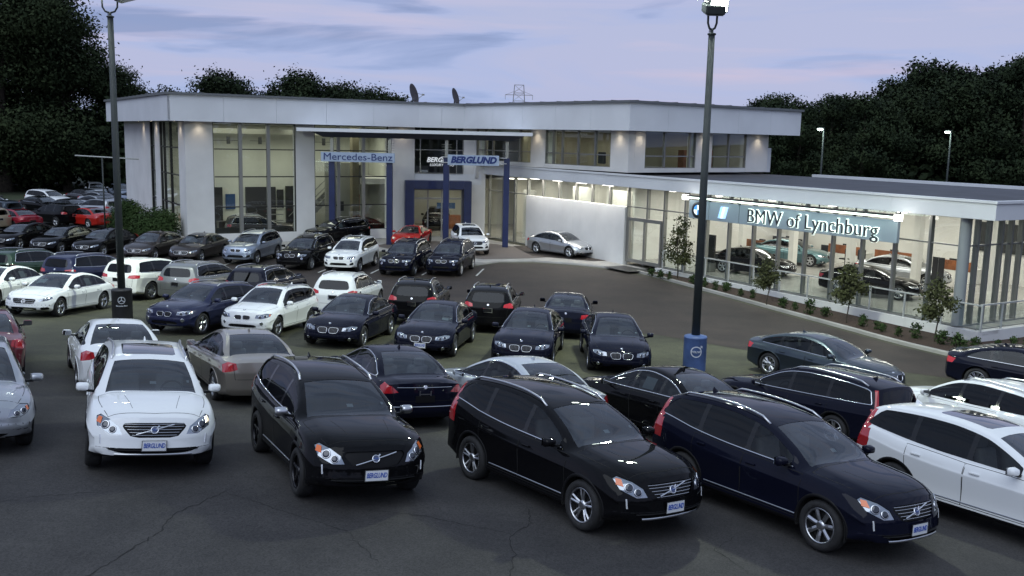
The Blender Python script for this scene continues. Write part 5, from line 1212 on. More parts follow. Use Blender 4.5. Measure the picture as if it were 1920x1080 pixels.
# kerb and planting bed
bm = bmesh.new(); cp = dense(curb, .5); prev = None
for i, (x, y) in enumerate(cp):
    q = cp[min(i+1, len(cp)-1)]; o_ = cp[max(i-1, 0)]; dx, dy = q[0]-o_[0], q[1]-o_[1]; l_ = math.hypot(dx, dy)
    nx, ny = -dy/l_*.09, dx/l_*.09; z = gz(x, y)
    cur = [bm.verts.new((x+nx*s_, y+ny*s_, z+h_)) for s_, h_ in ((-1, -.1), (-1, .12), (-.8, .14), (.8, .14), (1, .12), (1, -.1))]
    if prev:
        for k in range(5): bm.faces.new((prev[k], prev[k+1], cur[k+1], cur[k]))
    prev = cur
bmesh.ops.recalc_face_normals(bm, faces=bm.faces); tag(obj('kerb', bm, M_CONC), kind='structure')
edge = [T0-dv*s_-nb*.02 for s_ in (19.2, 14, 9, 4, 0)]
sheet('planting_bed', [tuple(p) for p in edge]+[tuple(T0+nb*s_+dv*.02) for s_ in (4, 9, 13)]+[(28.5, 39.9)]+[(x+.1, y+.05) for x, y in curb[:-1][::-1]], M_MULCH, .11, .7)

# ---------------------------------------------------------------- canopy, signs
CY = 63.0
can = empty('canopy', (-6.5, CY, -1.95)); tag(can, 'long flat canopy on four blue posts in front of the entrance', 'canopy')
def cbox(name, x0, x1, y0, y1, z0, z1, m, bevel=0):
    bm = bmesh.new(); box(bm, ((x0+x1)/2+6.5, (y0+y1)/2-CY, (z0+z1)/2+1.95), (x1-x0, y1-y0, z1-z0), 0, bevel); return obj(name, bm, m, can)
cbox('roof_slab', -14.0, 1.1, CY-.9, CY+1.2, 5.42, 5.64, M_FAS)
bm = bmesh.new(); lo = [bm.verts.new((x+6.5, y-CY, 5.08+1.95)) for x, y in ((-12.4, CY-.4), (-.1, CY-.4), (-.1, CY+.8), (-12.4, CY+.8))]; hi = [bm.verts.new((x+6.5, y-CY, 5.417+1.95)) for x, y in ((-13.1, CY-.8), (.6, CY-.8), (.6, CY+1.1), (-13.1, CY+1.1))]
bm.faces.new(lo[::-1])
for i in range(4): bm.faces.new((lo[i], lo[(i+1) % 4], hi[(i+1) % 4], hi[i]))
obj('underside', bm, M_BLUD, can)
for x in (-11.9, -8.15, -4.45, -.52):
    cbox('post', x-.19, x+.19, CY-.2, CY+.2, -1.9, 3.98, M_BLU, .015); cbox('post_neck', x-.10, x+.10, CY-.1, CY+.1, 3.98, 5.075, M_MUL)
    for k in range(5): cbox('neck_fin', x-.30, x+.30, CY-.015, CY+.015, 4.12+k*.16, 4.14+k*.16, M_MUL)
def flat_text(s, size, mt, F, x, y, z, parent, bold=0., shear=0., ext=.02, space=1., sx=1., name='lettering'):
    me = text_mesh(s, size, bold, shear, ext, space).copy()
    me.transform(Matrix.Translation((x, y, z)) @ Matrix(((1, 0, 0, 0), (0, 0, 1, 0), (0, 1, 0, 0), (0, 0, 0, 1))) @ Matrix.Diagonal((sx, 1, -1, 1)))
    me.transform(F); me.flip_normals() if False else None
    me.materials.append(mt); o = link(name, me, parent); return o
def sign(x0, x1, z0, z1, s, size, lab, **k):
    r = empty('hanging_sign', ((x0+x1)/2, CY-.32, (z0+z1)/2)); tag(r, lab, 'sign')
    bm = bmesh.new(); box(bm, (0, 0, 0), (x1-x0, .14, z1-z0), 0, .01); obj('board', bm, noisy(mat('pale blue sign board', (.36, .44, .58), .5), 1, .05), r)
    flat_text(s, size, mat('dark blue lettering', (.010, .030, .16), .4), Matrix.Identity(4), 0, -.08, 0, r, **k); return r
def serif(r, xs_, z, w=.10):
    bm = bmesh.new()
    for x in xs_: box(bm, (x, -.085, z), (w, .02, .035))
    tag(obj('serif', bm, MATS['dark blue lettering'], r), kind='stuff')
sign(-12.55, -7.78, 3.52, 4.13, 'Mercedes-Benz', .64, 'pale sign reading Mercedes-Benz across the two left canopy posts', bold=0., ext=.02, sx=1.13)
sign(-4.35, -1.02, 3.47, 4.13, 'BERGLUND', .56, 'pale sign reading BERGLUND between the two right canopy posts', bold=.028, shear=.25, ext=.02, sx=1.02)
for x in (-4.6, -.78):
    for z in (3.62, 3.98): cbox('sign_bracket', x-.16, x+.25, CY-.3, CY-.2, z-.03, z+.03, M_ALU)
wl = flat_text('BERGLUND', .46, mat('white lettering', (.8, .8, .8), .5, emit=(.8, .85, .9), es=.35), W2, 2.15, -.06, 3.62, None, bold=.016, shear=.25, ext=.01); madd(wl)
wl = flat_text('LUXURY AUTO', .25, MATS['white lettering'], W2, 2.05, -.06, 3.27, None, bold=.004, shear=.2, ext=.01); madd(wl)
# the long sign on the showroom
SG = frame(Q-nb*.28, dv, nb); X0 = 0
bs = empty('showroom_sign', (Q.x-nb.x*.3, Q.y-nb.y*.3, 1.9)); tag(bs, 'long grey-blue sign reading BMW of Lynchburg hung below the showroom roof edge', 'sign')
def badd(o): o.parent = bs; o.matrix_parent_inverse = Matrix.Translation((-(Q.x-nb.x*.3), -(Q.y-nb.y*.3), -1.9)); return o
M_SB = noisy(mat('grey blue sign', (.29, .36, .42), .8), .7, .05)
for a, b in ((-16.72, -15.25), (-15.20, -13.10), (-13.05, -4.02)): badd(fbox(SG, 'board', a, b, .05, .22, 1.42, 2.34, M_SB, None, .01))
M_LW = mat('lit letter edge', (.8, .9, .85), .5, emit=(.85, 1., .92), es=1.1); M_LD = mat('dark letter face', (.025, .03, .04), .4)
badd(flat_text('BMW of Lynchburg', .93, M_LW, SG, -8.68, .02, 1.84, None, bold=.020, ext=.02, sx=1.0, space=1.03)); badd(flat_text('BMW of Lynchburg', .93, M_LD, SG, -8.68, -.03, 1.84, None, bold=-.008, ext=.02, space=1.03, name='letter_face'))
bm = bmesh.new(); RM = SG @ Matrix.Translation((-15.98, .0, 1.88)) @ Matrix.Rotation(PI/2, 4, 'X')
rg = lathe(bm, [(.40, -.02), (.40, .06), (.27, .06), (.25, .05)], 32, 'Z', 0, RM)
for k, mi in ((0, 1), (1, 2), (2, 1), (3, 2)):
    c = bm.verts.new(RM @ Vector((0, 0, .055))); pr = None
    for i in range(9):
        a = k*PI/2+i*PI/16; v = bm.verts.new(RM @ Vector((.25*math.cos(a), .25*math.sin(a), .055)))
        if pr: f = bm.faces.new((c, pr, v)); f.material_index = mi
        pr = v
bmesh.ops.recalc_face_normals(bm, faces=bm.faces)
badd(obj('roundel', bm, [M_LD, mat('roundel white', (.9, .9, .9), .4, emit=(.8, .95, 1), es=1.0), mat('roundel blue', (.05, .2, .6), .4, emit=(.12, .45, .9), es=.7)]))
for i, c in enumerate(((.35, .6, .9), (.75, .85, .95), (.45, .65, .95))):
    bm = bmesh.new(); x = -14.5+i*.17; v = [bm.verts.new(SG @ Vector(p)) for p in ((x, .0, 1.58), (x+.16, .0, 1.58), (x+.34, .0, 2.16), (x+.18, .0, 2.16))]; bm.faces.new(v)
    ex = bmesh.ops.extrude_face_region(bm, geom=bm.faces[:]); bmesh.ops.translate(bm, verts=[q for q in ex['geom'] if isinstance(q, bmesh.types.BMVert)], vec=(SG.to_3x3() @ Vector((0, .05, 0)))); bmesh.ops.recalc_face_normals(bm, faces=bm.faces)
    badd(obj('stripe', bm, mat('stripe %d' % i, c, .4, emit=c, es=.9)))
bm = bmesh.new(); tube(bm, [SG @ Vector((-16.9, -.28, 2.50)), SG @ Vector((-3.9, -.28, 2.50))], .045, 8); badd(obj('light_tube', bm, M_FIXG))
bm = bmesh.new(); tube(bm, [SG @ Vector((-16.9, -.28, 2.57)), SG @ Vector((-3.9, -.28, 2.57))], .05, 8); badd(obj('tube_hood', bm, M_MULD))
for x in (-16.8, -15.2, -13.1, -10.6, -8.2, -6.2, -4.0):
    bm = bmesh.new(); beam(bm, SG @ Vector((x, .12, 2.34)), SG @ Vector((x, -.25, 2.52)), .05, .05); beam(bm, SG @ Vector((x, .12, 2.30)), SG @ Vector((x, .12, 2.70)), .05, .05); badd(obj('bracket', bm, M_MULD))
for x in (-16.7, -3.8): badd(fbox(SG, 'end_lamp', x-.12, x+.12, -.36, -.12, 2.36, 2.62, M_FIX, None))
for x in (-14.6, -10.3, -6.1): area_light('tube_glow', SG, x, -.30, 2.44, 3.8, .06, 3.5, (.82, 1., .90), bs).matrix_parent_inverse = Matrix.Translation((-(Q.x-nb.x*.3), -(Q.y-nb.y*.3), -1.9))
# roof dishes and the far pylon
for i, (x, y, lab, s_) in enumerate(((-7.95, 75., 'large dark satellite dish on the roof, left of the pair', 1.), (-4.75, 75., 'smaller satellite dish on the roof, right of the pair', .86))):
    r = empty('satellite_dish', (x, y, 7.37)); tag(r, lab, 'satellite dish'); r.scale = (s_, s_, s_)
    bm = bmesh.new(); M = Matrix.Translation((0, 0, 1.05)) @ Matrix.Rotation(math.radians(-20), 4, 'Z') @ Matrix.Rotation(math.radians(74), 4, 'Y') @ Matrix.Diagonal((1.0, .85, 1, 1))
    prof = [(.02, 0), (.3, .015), (.55, .06), (.78, .13), (.80, .13), (.55, .035), (.3, -.015), (.02, -.03)]; lathe(bm, prof, 28, 'Z', 0, M); obj('reflector', bm, mat('dish grey', (.06, .05, .055), .6), r)
    bm = bmesh.new(); tube(bm, [M @ Vector((.55, 0, .05)), M @ Vector((.3, 0, .80)), ], .022, 6); tube(bm, [M @ Vector((-.1, .6, .07)), M @ Vector((.28, .05, .80))], .016, 6); box(bm, M @ Vector((.28, 0, .84)), (.20, .13, .13)); obj('feed_arm', bm, M_MUL, r)
    bm = bmesh.new(); tube(bm, [(0, 0, 0), (0, 0, .75), (.0, 0, 1.0)], .05, 8); beam(bm, (-.4, 0, .02), (.4, 0, .02), .08, .05); beam(bm, (-.35, 0, .03), (0, 0, .6), .04, .04); obj('mount', bm, M_MULD, r)
py = empty('pylon', (.8, 300, -.5)); tag(py, 'distant lattice power pylon standing beyond the roof', 'pylon'); bm = bmesh.new()
def pw(z): return 2.3*(1-z/30)+.75
for k in range(9):
    z0, z1 = k*2.4, (k+1)*2.4; a, b = pw(z0), pw(z1)
    cs = ((-1, -1), (1, -1), (1, 1), (-1, 1))
    for i in range(4):
        c, d_ = cs[i], cs[(i+1) % 4]; beam(bm, (c[0]*a, c[1]*a, z0), (c[0]*b, c[1]*b, z1), .14, .14); beam(bm, (c[0]*a, c[1]*a, z0), (d_[0]*b, d_[1]*b, z1), .08, .08); beam(bm, (c[0]*b, c[1]*b, z1), (d_[0]*b, d_[1]*b, z1), .08, .08)
obj('mast', bm, M_MUL, py); bm = bmesh.new()
beam(bm, (-4.2, 0, 18.6), (4.2, 0, 18.6), .16, .16); beam(bm, (-4.2, 0, 18.6), (0, 0, 20.2), .08, .08); beam(bm, (4.2, 0, 18.6), (0, 0, 20.2), .08, .08)
for x in (-4.2, 4.2): beam(bm, (x, 0, 18.6), (x, 0, 17.2), .12, .12)
obj('cross_arm', bm, M_MUL, py)

# ================================================================ lamp posts
M_POLE = noisy(mat('painted pole', (.028, .035, .036), .6), 3, .15)
def barrel_wrap(s, size, R_, z, ang, mt, parent, bold=0., sx=1., space=1.):
    me = text_mesh(s, size, bold, 0, .004, space).copy()
    for v in me.vertices:
        a = ang+v.co.x*sx/R_; r_ = R_+.004+v.co.z; v.co = Vector((r_*math.cos(a), r_*math.sin(a), z+v.co.y))
    me.materials.append(mt); return link('lettering', me, parent)
def lamp_post(x, y, barrel, H_, lab, heads, mark):
    z = gz(x, y); r = empty('lamp_post', (x, y, z)); tag(r, lab, 'lamp post')
    bm = bmesh.new(); bh = 1.02; rg = lathe(bm, [(.345, -.1), (.345, bh-.02), (.35, bh-.01), (.335, bh+.03), (.12, bh+.07)], 36); disc(bm, rg[-1]); obj('base_drum', bm, [barrel], r)
    bm = bmesh.new(); tube(bm, [(0, 0, bh), (0, 0, H_*.5), (0, 0, H_)], [.13, .115, .095], 12); obj('pole', bm, M_POLE, r)
    bm = bmesh.new(); tube(bm, [(0, 0, H_-.02), (0, 0, H_+.17)], .045, 8); lathe(bm, [(.11, H_), (.125, H_+.01), (.125, H_+.05), (.05, H_+.07)], 12)
    for k in range(3): tube(bm, [(0, 0, H_+.09+.03*k), (-.09, 0, H_+.09+.03*k)], .012, 5)
    yk = .5 if mark == 'V' else 1.
    for s_ in (-1, 1): tube(bm, [(0, 0, H_+.15), (s_*.16*yk, 0, H_+.20), (s_*.25*yk, 0, H_+.34), (s_*.26*yk, 0, H_+.60)], .032, 8)
    obj('yoke', bm, M_POLE, r)
    for (dx, dy, dz, az, tilt, on) in heads:
        h = empty('lamp_head', (dx, dy, H_+dz), az); h.parent = r
        Mx = Matrix.Rotation(tilt, 4, 'Y')
        bm = bmesh.new(); box(bm, (0, 0, .08), (.80, .56, .28), 0, .05, 0, Mx); obj('housing', bm, M_POLE, h)
        bm = bmesh.new(); box(bm, (0, 0, -.07), (.68, .46, .03), 0, 0, 0, Mx); obj('lens', bm, mat('lit floodlight lens', (.9, 1, .95), .3, emit=(.86, 1., .90), es=60.) if on else mat('lens off', (.3, .32, .33), .1), h)
        if on:
            l = bpy.data.lights.new('flood_lamp', 'AREA'); l.shape = 'RECTANGLE'; l.size = .5; l.size_y = .34; l.energy = on*1.2; l.spread = math.radians(112); l.color = (.90, 1., .78)
            o = bpy.data.objects.new('flood_lamp', l); COL.objects.link(o); o.parent = h; o.matrix_local = Mx @ Matrix.Translation((0, 0, -.11))
    return r
M_BBLUE = noisy(mat('blue drum', (.075, .13, .30), .5), 2.5, .25); M_BBLK = noisy(mat('black drum', (.015, .015, .018), .5), 3, .3)
M_MARK = mat('pale mark', (.62, .66, .72), .4)
PR = lamp_post(5.60, 28.54, M_BBLUE, 9.91, 'tall lamp post with a lit head, rising from a blue drum marked VOLVO', [(.0, -.05, .66, PI/2, -.25, 0), (.10, -.35, .98, -PI/2, -1.25, 420), (.55, .2, 1.25, 0., -.80, 420), (-.55, .2, 1.35, PI, -.80, 420), (.05, .6, 1.30, PI/2, -.80, 420)], 'V')
PL = lamp_post(-13.68, 33.18, M_BBLK, 10.27, 'tall lamp post rising from a black drum with a star mark, at left', [(.62, 0, .66, 0., -.25, 0), (.62, 0, 1.10, 0., -.75, 380), (-.6, .1, 1.25, PI, -.80, 380), (0, .6, 1.25, PI/2, -.80, 380)], 'S')
def drum_mark(parent, kind, R_, z, ang):
    bm = bmesh.new()
    def P_(u, v, o=.004): a = ang+u/R_; return Vector(((R_+o)*math.cos(a), (R_+o)*math.sin(a), z+v))
    def strip(pts, w):
        prev = None
        for i, (u, v) in enumerate(pts):
            q = pts[min(i+1, len(pts)-1)]; o_ = pts[max(i-1, 0)]; du, dv_ = q[0]-o_[0], q[1]-o_[1]; l_ = math.hypot(du, dv_)+1e-9
            cur = (bm.verts.new(P_(u-dv_/l_*w, v+du/l_*w)), bm.verts.new(P_(u+dv_/l_*w, v-du/l_*w)))
            if prev: bm.faces.new((prev[0], prev[1], cur[1], cur[0]))
            prev = cur
    r_ = .155 if kind == 'V' else .115
    strip([(r_*math.cos(a), r_*math.sin(a)) for a in np.linspace(0, 2*PI, 33)], .016 if kind == 'V' else .009)
    if kind == 'V': strip([(r_*.75, r_*.75), (r_*1.05, r_*1.05)], .014); strip([(r_*.78, r_*1.15), (r_*1.15, r_*1.15)], .012); strip([(r_*1.15, r_*.78), (r_*1.15, r_*1.16)], .012)
    else:
        for k in range(3): a = PI/2+k*2*PI/3; strip([(0, 0), (r_*math.cos(a)*.97, r_*math.sin(a)*.97)], .011)
    obj('emblem', bm, M_MARK, parent)
aR = math.atan2(-28.54, -5.60)+.12; drum_mark(PR, 'V', .345, .62, aR); barrel_wrap('VOLVO', .085, .352, .62, aR, M_MARK, PR, .003, 1.15, 1.05)
aL = math.atan2(-33.18, 13.68)-.05; drum_mark(PL, 'S', .345, .70, aL); barrel_wrap('Mercedes-Benz', .062, .345, .50, aL, M_MARK, PL, .001, 1.0)
for (x, y, lab) in ((26.9, 85., 'lit street lamp beyond the showroom roof, the left one of the two'), (38.0, 85., 'lit street lamp beyond the showroom roof, the right one of the two')):
    z = gz(x, y); r = empty('street_lamp', (x, y, z)); tag(r, lab, 'street lamp', 'street lamps behind the showroom')
    bm = bmesh.new(); tube(bm, [(0, 0, 0), (0, 0, 8.6)], [.11, .07], 8); obj('pole', bm, M_POLE, r)
    bm = bmesh.new(); box(bm, (-.25, 0, 8.68), (.55, .30, .10), 0, .03); obj('housing', bm, M_POLE, r)
    bm = bmesh.new(); lathe(bm, [(.01, -.10), (.16, -.08), (.24, 0), (.2, .06), (.01, .07)], 14, 'Z', 0, Matrix.Translation((-.34, -.05, 8.56))); obj('lens', bm, mat('lit street lens', (.9, 1, .95), .3, emit=(.80, 1., .86), es=22.), r)
    l = bpy.data.lights.new('street_light', 'POINT'); l.energy = 60; l.color = (.8, 1., .85); l.shadow_soft_size = .2; o = bpy.data.objects.new('street_light', l); COL.objects.link(o); o.parent = r; o.location = (-.45, -.1, 8.35)
# thin horizontal bar in front of the left trees
bg_ = empty('barrier_arm', (-25.6, 62.0, gz(-25.6, 62))); tag(bg_, 'thin pale horizontal bar on a post left of the building', 'barrier')
bm = bmesh.new(); tube(bm, [(-2.6, 0, 5.5), (1.4, .2, 5.35)], .045, 6); obj('bar', bm, mat('pale bar', (.45, .47, .45), .5), bg_); bm = bmesh.new(); tube(bm, [(-.9, .1, 0), (-.9, .1, 5.45)], .05, 6); obj('post', bm, M_POLE, bg_)
# ================================================================ vegetation
def leaf_mat(name, c, c2):
    m = mat(name, c, .9, spec=.15); t = m.node_tree; b = t.nodes['Principled BSDF']
    tc = nn(t, 'ShaderNodeTexCoord'); n = nn(t, 'ShaderNodeTexNoise'); n.inputs['Scale'].default_value = .55; n.inputs['Detail'].default_value = 7; t.links.new(tc.outputs['Object'], n.inputs['Vector'])
    r = nn(t, 'ShaderNodeValToRGB'); r.color_ramp.elements[0].position = .35; r.color_ramp.elements[0].color = (*c, 1); r.color_ramp.elements[1].position = .65; r.color_ramp.elements[1].color = (*c2, 1)
    t.links.new(n.outputs[0], r.inputs[0]); t.links.new(r.outputs[0], b.inputs['Base Color']); return m
M_LEAF = leaf_mat('oak leaves', (.022, .034, .016), (.045, .062, .027)); M_LEAF2 = leaf_mat('wood leaves', (.014, .023, .012), (.034, .049, .022))
M_SHRUB = leaf_mat('shrub leaves', (.030, .055, .018), (.060, .095, .035)); M_MAPLE = leaf_mat('young tree leaves', (.045, .055, .025), (.085, .090, .040)); M_BARK = noisy(mat('bark', (.055, .045, .035), .95), 5, .35, .6, 20)
def leaves(lobes, n, size, seed, clump=.25, m=M_LEAF):
    """leaf clumps through the volume of several lobes (cx,cy,cz,rx,ry,rz)"""
    rg = np.random.RandomState(seed); w = np.array([l[3]*l[4]*l[5] for l in lobes])**.75; w = w/w.sum()
    nc = n//9; cl = []
    li = rg.choice(len(lobes), nc, p=w)
    d = rg.normal(size=(nc, 3)); d /= np.linalg.norm(d, axis=1)[:, None]; rad = rg.uniform(.45, 1., nc)**.6*(1+.05*rg.normal(size=nc))
    Lb = np.array(lobes)[li]; cen = Lb[:, :3]+d*Lb[:, 3:6]*rad[:, None]
    csz = clump*(.6+rg.rand(nc)*.9)
    pc = np.repeat(cen, 9, 0)+rg.normal(size=(nc*9, 3))*np.repeat(csz, 9)[:, None]*np.array([1, 1, .6])
    N_ = len(pc); nr = rg.normal(size=(N_, 3))+np.array([0, 0, .6])+np.repeat(d, 9, 0)*.8; nr /= np.linalg.norm(nr, axis=1)[:, None]; base = np.repeat(d, 9, 0)*.9+np.array([0, 0, .25]); nr *= np.where((nr*base).sum(1) < 0, -1., 1.)[:, None]
    a = np.cross(nr, rg.normal(size=(N_, 3))); a /= np.linalg.norm(a, axis=1)[:, None]; b = np.cross(nr, a)
    s = size*(.6+rg.rand(N_)*.9)[:, None]
    V_ = np.stack([pc-a*s, pc-b*s*.55+a*s*.1, pc+a*s, pc+b*s*.55+a*s*.1], 1).reshape(-1, 3)
    me = bpy.data.meshes.new('leaves'); me.vertices.add(N_*4); me.vertices.foreach_set('co', V_.ravel()); me.loops.add(N_*4); me.loops.foreach_set('vertex_index', np.arange(N_*4)); me.polygons.add(N_)
    me.polygons.foreach_set('loop_start', np.arange(0, N_*4, 4)); me.polygons.foreach_set('loop_total', np.full(N_, 4)); me.update(calc_edges=True); me.materials.append(m)
    nv = np.repeat(np.repeat(d, 9, 0)*.9+nr*.35+np.array([0, 0, .25]), 4, 0); nv /= np.linalg.norm(nv, axis=1)[:, None]
    me.shade_smooth(); at = me.attributes.new('custom_normal', 'FLOAT_VECTOR', 'POINT'); at.data.foreach_set('vector', nv.astype(np.float32).ravel()); me.update(); return me
def trunk_mesh(h, r, lobes, seed, n=7):
    rr = random.Random(seed); bm = bmesh.new(); top_ = Vector((rr.uniform(-.3, .3), rr.uniform(-.3, .3), h)); tube(bm, [(0, 0, -.3), (0, 0, h*.12), (top_.x*.3, top_.y*.3, h*.45), (top_.x*.7, top_.y*.7, h*.75), top_], [r*1.35, r, r*.75, r*.45, r*.12], 9)
    for l in rr.sample(lobes, min(n, len(lobes))):
        z0 = min(l[2]*.75, h*.7)*rr.uniform(.6, 1); f = z0/h; p0 = Vector((top_.x*f, top_.y*f, z0)); p1 = Vector(l[:3]); tube(bm, [p0, p0.lerp(p1, .5)+Vector((0, 0, rr.uniform(-.2, .5))), p1], [r*.38, r*.24, r*.08], 6)
    return mesh_of(bm, 'trunk', M_BARK)
TP = {}
def tree_proto(key, H_, Rr, seed, nl, n, size, crown0=.25, m=M_LEAF, tr=.3, cone=0., clump=.5):
    rr = random.Random(seed); lobes = []
    for i in range(nl):
        f = rr.uniform(0, 1); z = H_*(crown0+(1-crown0)*f*.92); rad = Rr*(math.sin(PI*min(1, .12+.80*f))**.6 if not cone else (1-f*cone))*rr.uniform(.35, .8); a = rr.uniform(0, 2*PI)
        s_ = Rr*rr.uniform(.22, .42)*(1-.35*f); lobes.append((rad*math.cos(a), rad*math.sin(a), z, s_, s_, s_*rr.uniform(.6, .95)))
    lobes.append((0, 0, H_*.90, Rr*.25, Rr*.25, H_*.10))
    TP[key] = (leaves(lobes, n, size, seed, clump, m), trunk_mesh(H_*.93, tr, lobes, seed))
def tree(key, x, y, s, rz, lab, cat='tree', group=None, name='tree', z=None):
    r = empty(name, (x, y, (gz(x, y) if z is None else z)-.05), rz); r.scale = (s, s, s); tag(r, lab, cat, group); link('crown', TP[key][0], r); link('trunk', TP[key][1], r); return r
tree_proto('bigA', 20, 7.5, 3, 54, 80000, .13, .10, M_LEAF, .42, 0, .60); tree_proto('bigB', 17, 6.0, 5, 40, 60000, .13, .12, M_LEAF, .36, .45, .55)
for k, sd in enumerate((11, 12, 13)): tree_proto('mid%d' % k, 14, 5.2, sd, 34, 22000, .16, .14, M_LEAF2, .28, 0, .50)
for k, sd in enumerate((21, 22, 23, 24)): tree_proto('wood%d' % k, 15, 5.6, sd, 40, 28000, .16, .03, M_LEAF2, .3, 0, .45)
rr = random.Random(5)
BIG = [('bigA', -56.5, 107, 1.42, .3, 'broad dark tree with sky gaps behind the left end of the car lot, tallest one'), ('bigB', -51.5, 111, 1.18, 1.9, 'pointed dark tree between the tallest tree and the white building'), ('bigA', -68.5, 113, 1.42, 2.2, 'broad dark tree at the left edge, crown cut by the picture edge'), ('bigB', -62, 124, 1.5, 4.1, 'dark tree half hidden between the two broad trees at left'), ('bigB', -48.0, 118, .88, .9, 'lower dark tree behind the pointed tree near the building corner')]
for b in BIG: tree(*b)
GRP = 'trees beyond the building roof'
for i, (x, y, s) in enumerate(((-42.5, 118, .80), (-37.6, 122, .97), (-34.6, 121, .90), (-31.2, 124, .78), (-27.6, 122, .98), (-24.6, 120, .90), (-21.0, 123, .88), (-17.8, 122, .86), (-14.4, 124, .80), (-48, 116, .9), (-29.6, 119, .84), (-35.9, 126, .86), (-19.4, 119, .80), (-22.8, 126, .9))):
    tree('mid%d' % (i % 3), x, y, s*1.10, rr.uniform(0, 6), 'dark rounded tree crown showing above the roof band', 'tree', GRP)
GW = 'trees of the wooded slope on the right'
for row, (y0, n, z0) in enumerate(((94, 10, 0), (103, 11, 1.2), (113, 12, 2.2), (126, 12, 3.0), (142, 11, 3.2))):
    for i in range(n):
        x = 24+row*3.0+i*(4.3+row*.3)+rr.uniform(-1, 1); y = y0+rr.uniform(-2, 2)
        px = x/y*1800
        top = lerp_knots([(300, 9.4), (430, 9.6), (540, 9.5), (600, 10.6), (680, 11.0), (725, 13.2), (840, 13.8), (920, 14.1), (1000, 13.2), (1200, 13.5)], px)*1.0
        top = 5.35+(top-5.35)*y/100.+rr.uniform(-2.2, .7)
        s = (top+2.2)/15.; tree('wood%d' % ((i+row) % 4), x, y, max(.45, s), rr.uniform(0, 6), 'dark leafy tree packed among others on the slope behind the showroom', 'tree', GW)
# undergrowth and far woods: nobody could count them
me = leaves([(-84+i*6+rr.uniform(-1, 1), 112+rr.uniform(-2, 2), 1.6+rr.uniform(0, 1.6), 5, 3, 4.4) for i in range(10)]+[(-80+i*5.5, 125+rr.uniform(-2, 2), 3, 4.4, 3, 5.2) for i in range(10)], 16000, .42, 77, .8, M_LEAF2); tag(link('undergrowth', me), 'dense dark undergrowth below the trees at left', 'undergrowth', kind='stuff')
me = leaves([(25+i*5+rr.uniform(-1, 1), 97+rr.uniform(-2, 2), .6, 4.2, 3, 3.2) for i in range(12)], 12000, .45, 78, .8, M_LEAF2); tag(link('undergrowth', me), 'dense dark undergrowth at the foot of the wooded slope', 'undergrowth', kind='stuff')
me = leaves([(-260+i*13+rr.uniform(-3, 3), 210+rr.uniform(-8, 8)+abs(i-20)*1.5, 0+rr.uniform(-1, 1), 11, 8, 5+rr.uniform(0, 1.5)) for i in range(42)], 30000, 1.1, 79, 2.2, M_LEAF2); tag(link('distant_woods', me), 'far dark woodland closing the view behind the buildings', 'woods', kind='stuff')
ring = []
for i in range(64):
    a = math.radians(175+i*3.05)                       # unseen woods added beside and behind the camera to darken the car sides
    ring.append((85*math.cos(a)+rr.uniform(-5, 5), 75*math.sin(a)+12+rr.uniform(-5, 5), 2+rr.uniform(-1, 2), 6, 6, 6+rr.uniform(0, 3)))
me = leaves(ring, 36000, .9, 80, 1.6, M_LEAF2); tag(link('added_woods', me), 'unseen woodland added beside and behind the viewpoint to darken the car sides', 'woods', kind='stuff')
# clipped hedges left of the building
for (x, y, s, sd, lab) in ((-25.1, 62.6, (1.40, 1.3, 1.45), 31, 'large rounded green hedge bush, the left one beside the building corner'), (-22.6, 60.8, (1.55, 1.3, 1.30), 32, 'large rounded green hedge bush against the white corner column')):
    r = empty('hedge_bush', (x, y, -1.95)); tag(r, lab, 'bush'); link('foliage', leaves([(0, 0, s[2]*.85, s[0], s[1], s[2])]+[(rnd.uniform(-1, 1)*s[0]*.5, rnd.uniform(-1, 1)*s[1]*.5, s[2]*rnd.uniform(.7, 1.2), s[0]*.55, s[1]*.55, s[2]*.7) for _ in range(6)], 22000, .050, sd, .09, M_SHRUB), r)
    bm = bmesh.new(); tube(bm, [(0, 0, 0), (.1, 0, s[2])], [.10, .04], 6); obj('stem', bm, M_BARK, r)
# young trees and shrubs in the bed
tree_proto('youngA', 2.75, .62, 41, 14, 1900, .055, .28, M_MAPLE, .028, 0, .13); tree_proto('youngB', 2.2, .60, 42, 12, 1700, .055, .30, M_MAPLE, .026, 0, .13)
for (k, x, y, s, lab) in (('youngA', 8.75, 50.3, 1.22, 'slender young tree in the bed nearest the showroom door'), ('youngB', 11.55, 42.9, .98, 'small dark young tree in the bed between the door and the sign centre'), ('youngB', 13.95, 39.3, 1.12, 'second-largest young tree in the bed left of the right corner'), ('youngB', 16.15, 35.9, 1.10, 'spreading young tree in the bed nearest the terrace corner')): tree(k, x, y, s, rr.uniform(0, 6), lab, 'tree', None, 'young_tree', gz(x, y)+.12)
shr = [leaves([(0, 0, .20, .15, .15, .22), (.03, .02, .32, .10, .10, .14)], 420, .035, 50+i, .05, M_SHRUB) for i in range(3)]
bm = bmesh.new(); tube(bm, [(0, 0, -.02), (0, 0, .25)], [.02, .01], 5); stem = mesh_of(bm, 'stem', M_BARK)
SP = [(7.43, 50.84), (7.81, 50.12), (8.25, 49.9), (9.18, 48.2), (9.63, 47.49), (10.0, 46.7), (10.46, 46.27), (10.88, 45.05), (11.34, 44.66), (12.11, 42.31), (12.54, 41.85), (12.98, 41.18), (13.48, 40.6), (14.38, 38.63), (14.77, 38.12), (14.8, 37.57), (15.1, 36.76), (15.67, 36.5), (16.14, 35.3), (16.58, 34.99), (16.62, 34.5), (17.1, 34.66), (18.0, 34.75), (18.69, 35.0), (19.4, 35.3), (20.2, 35.8)]
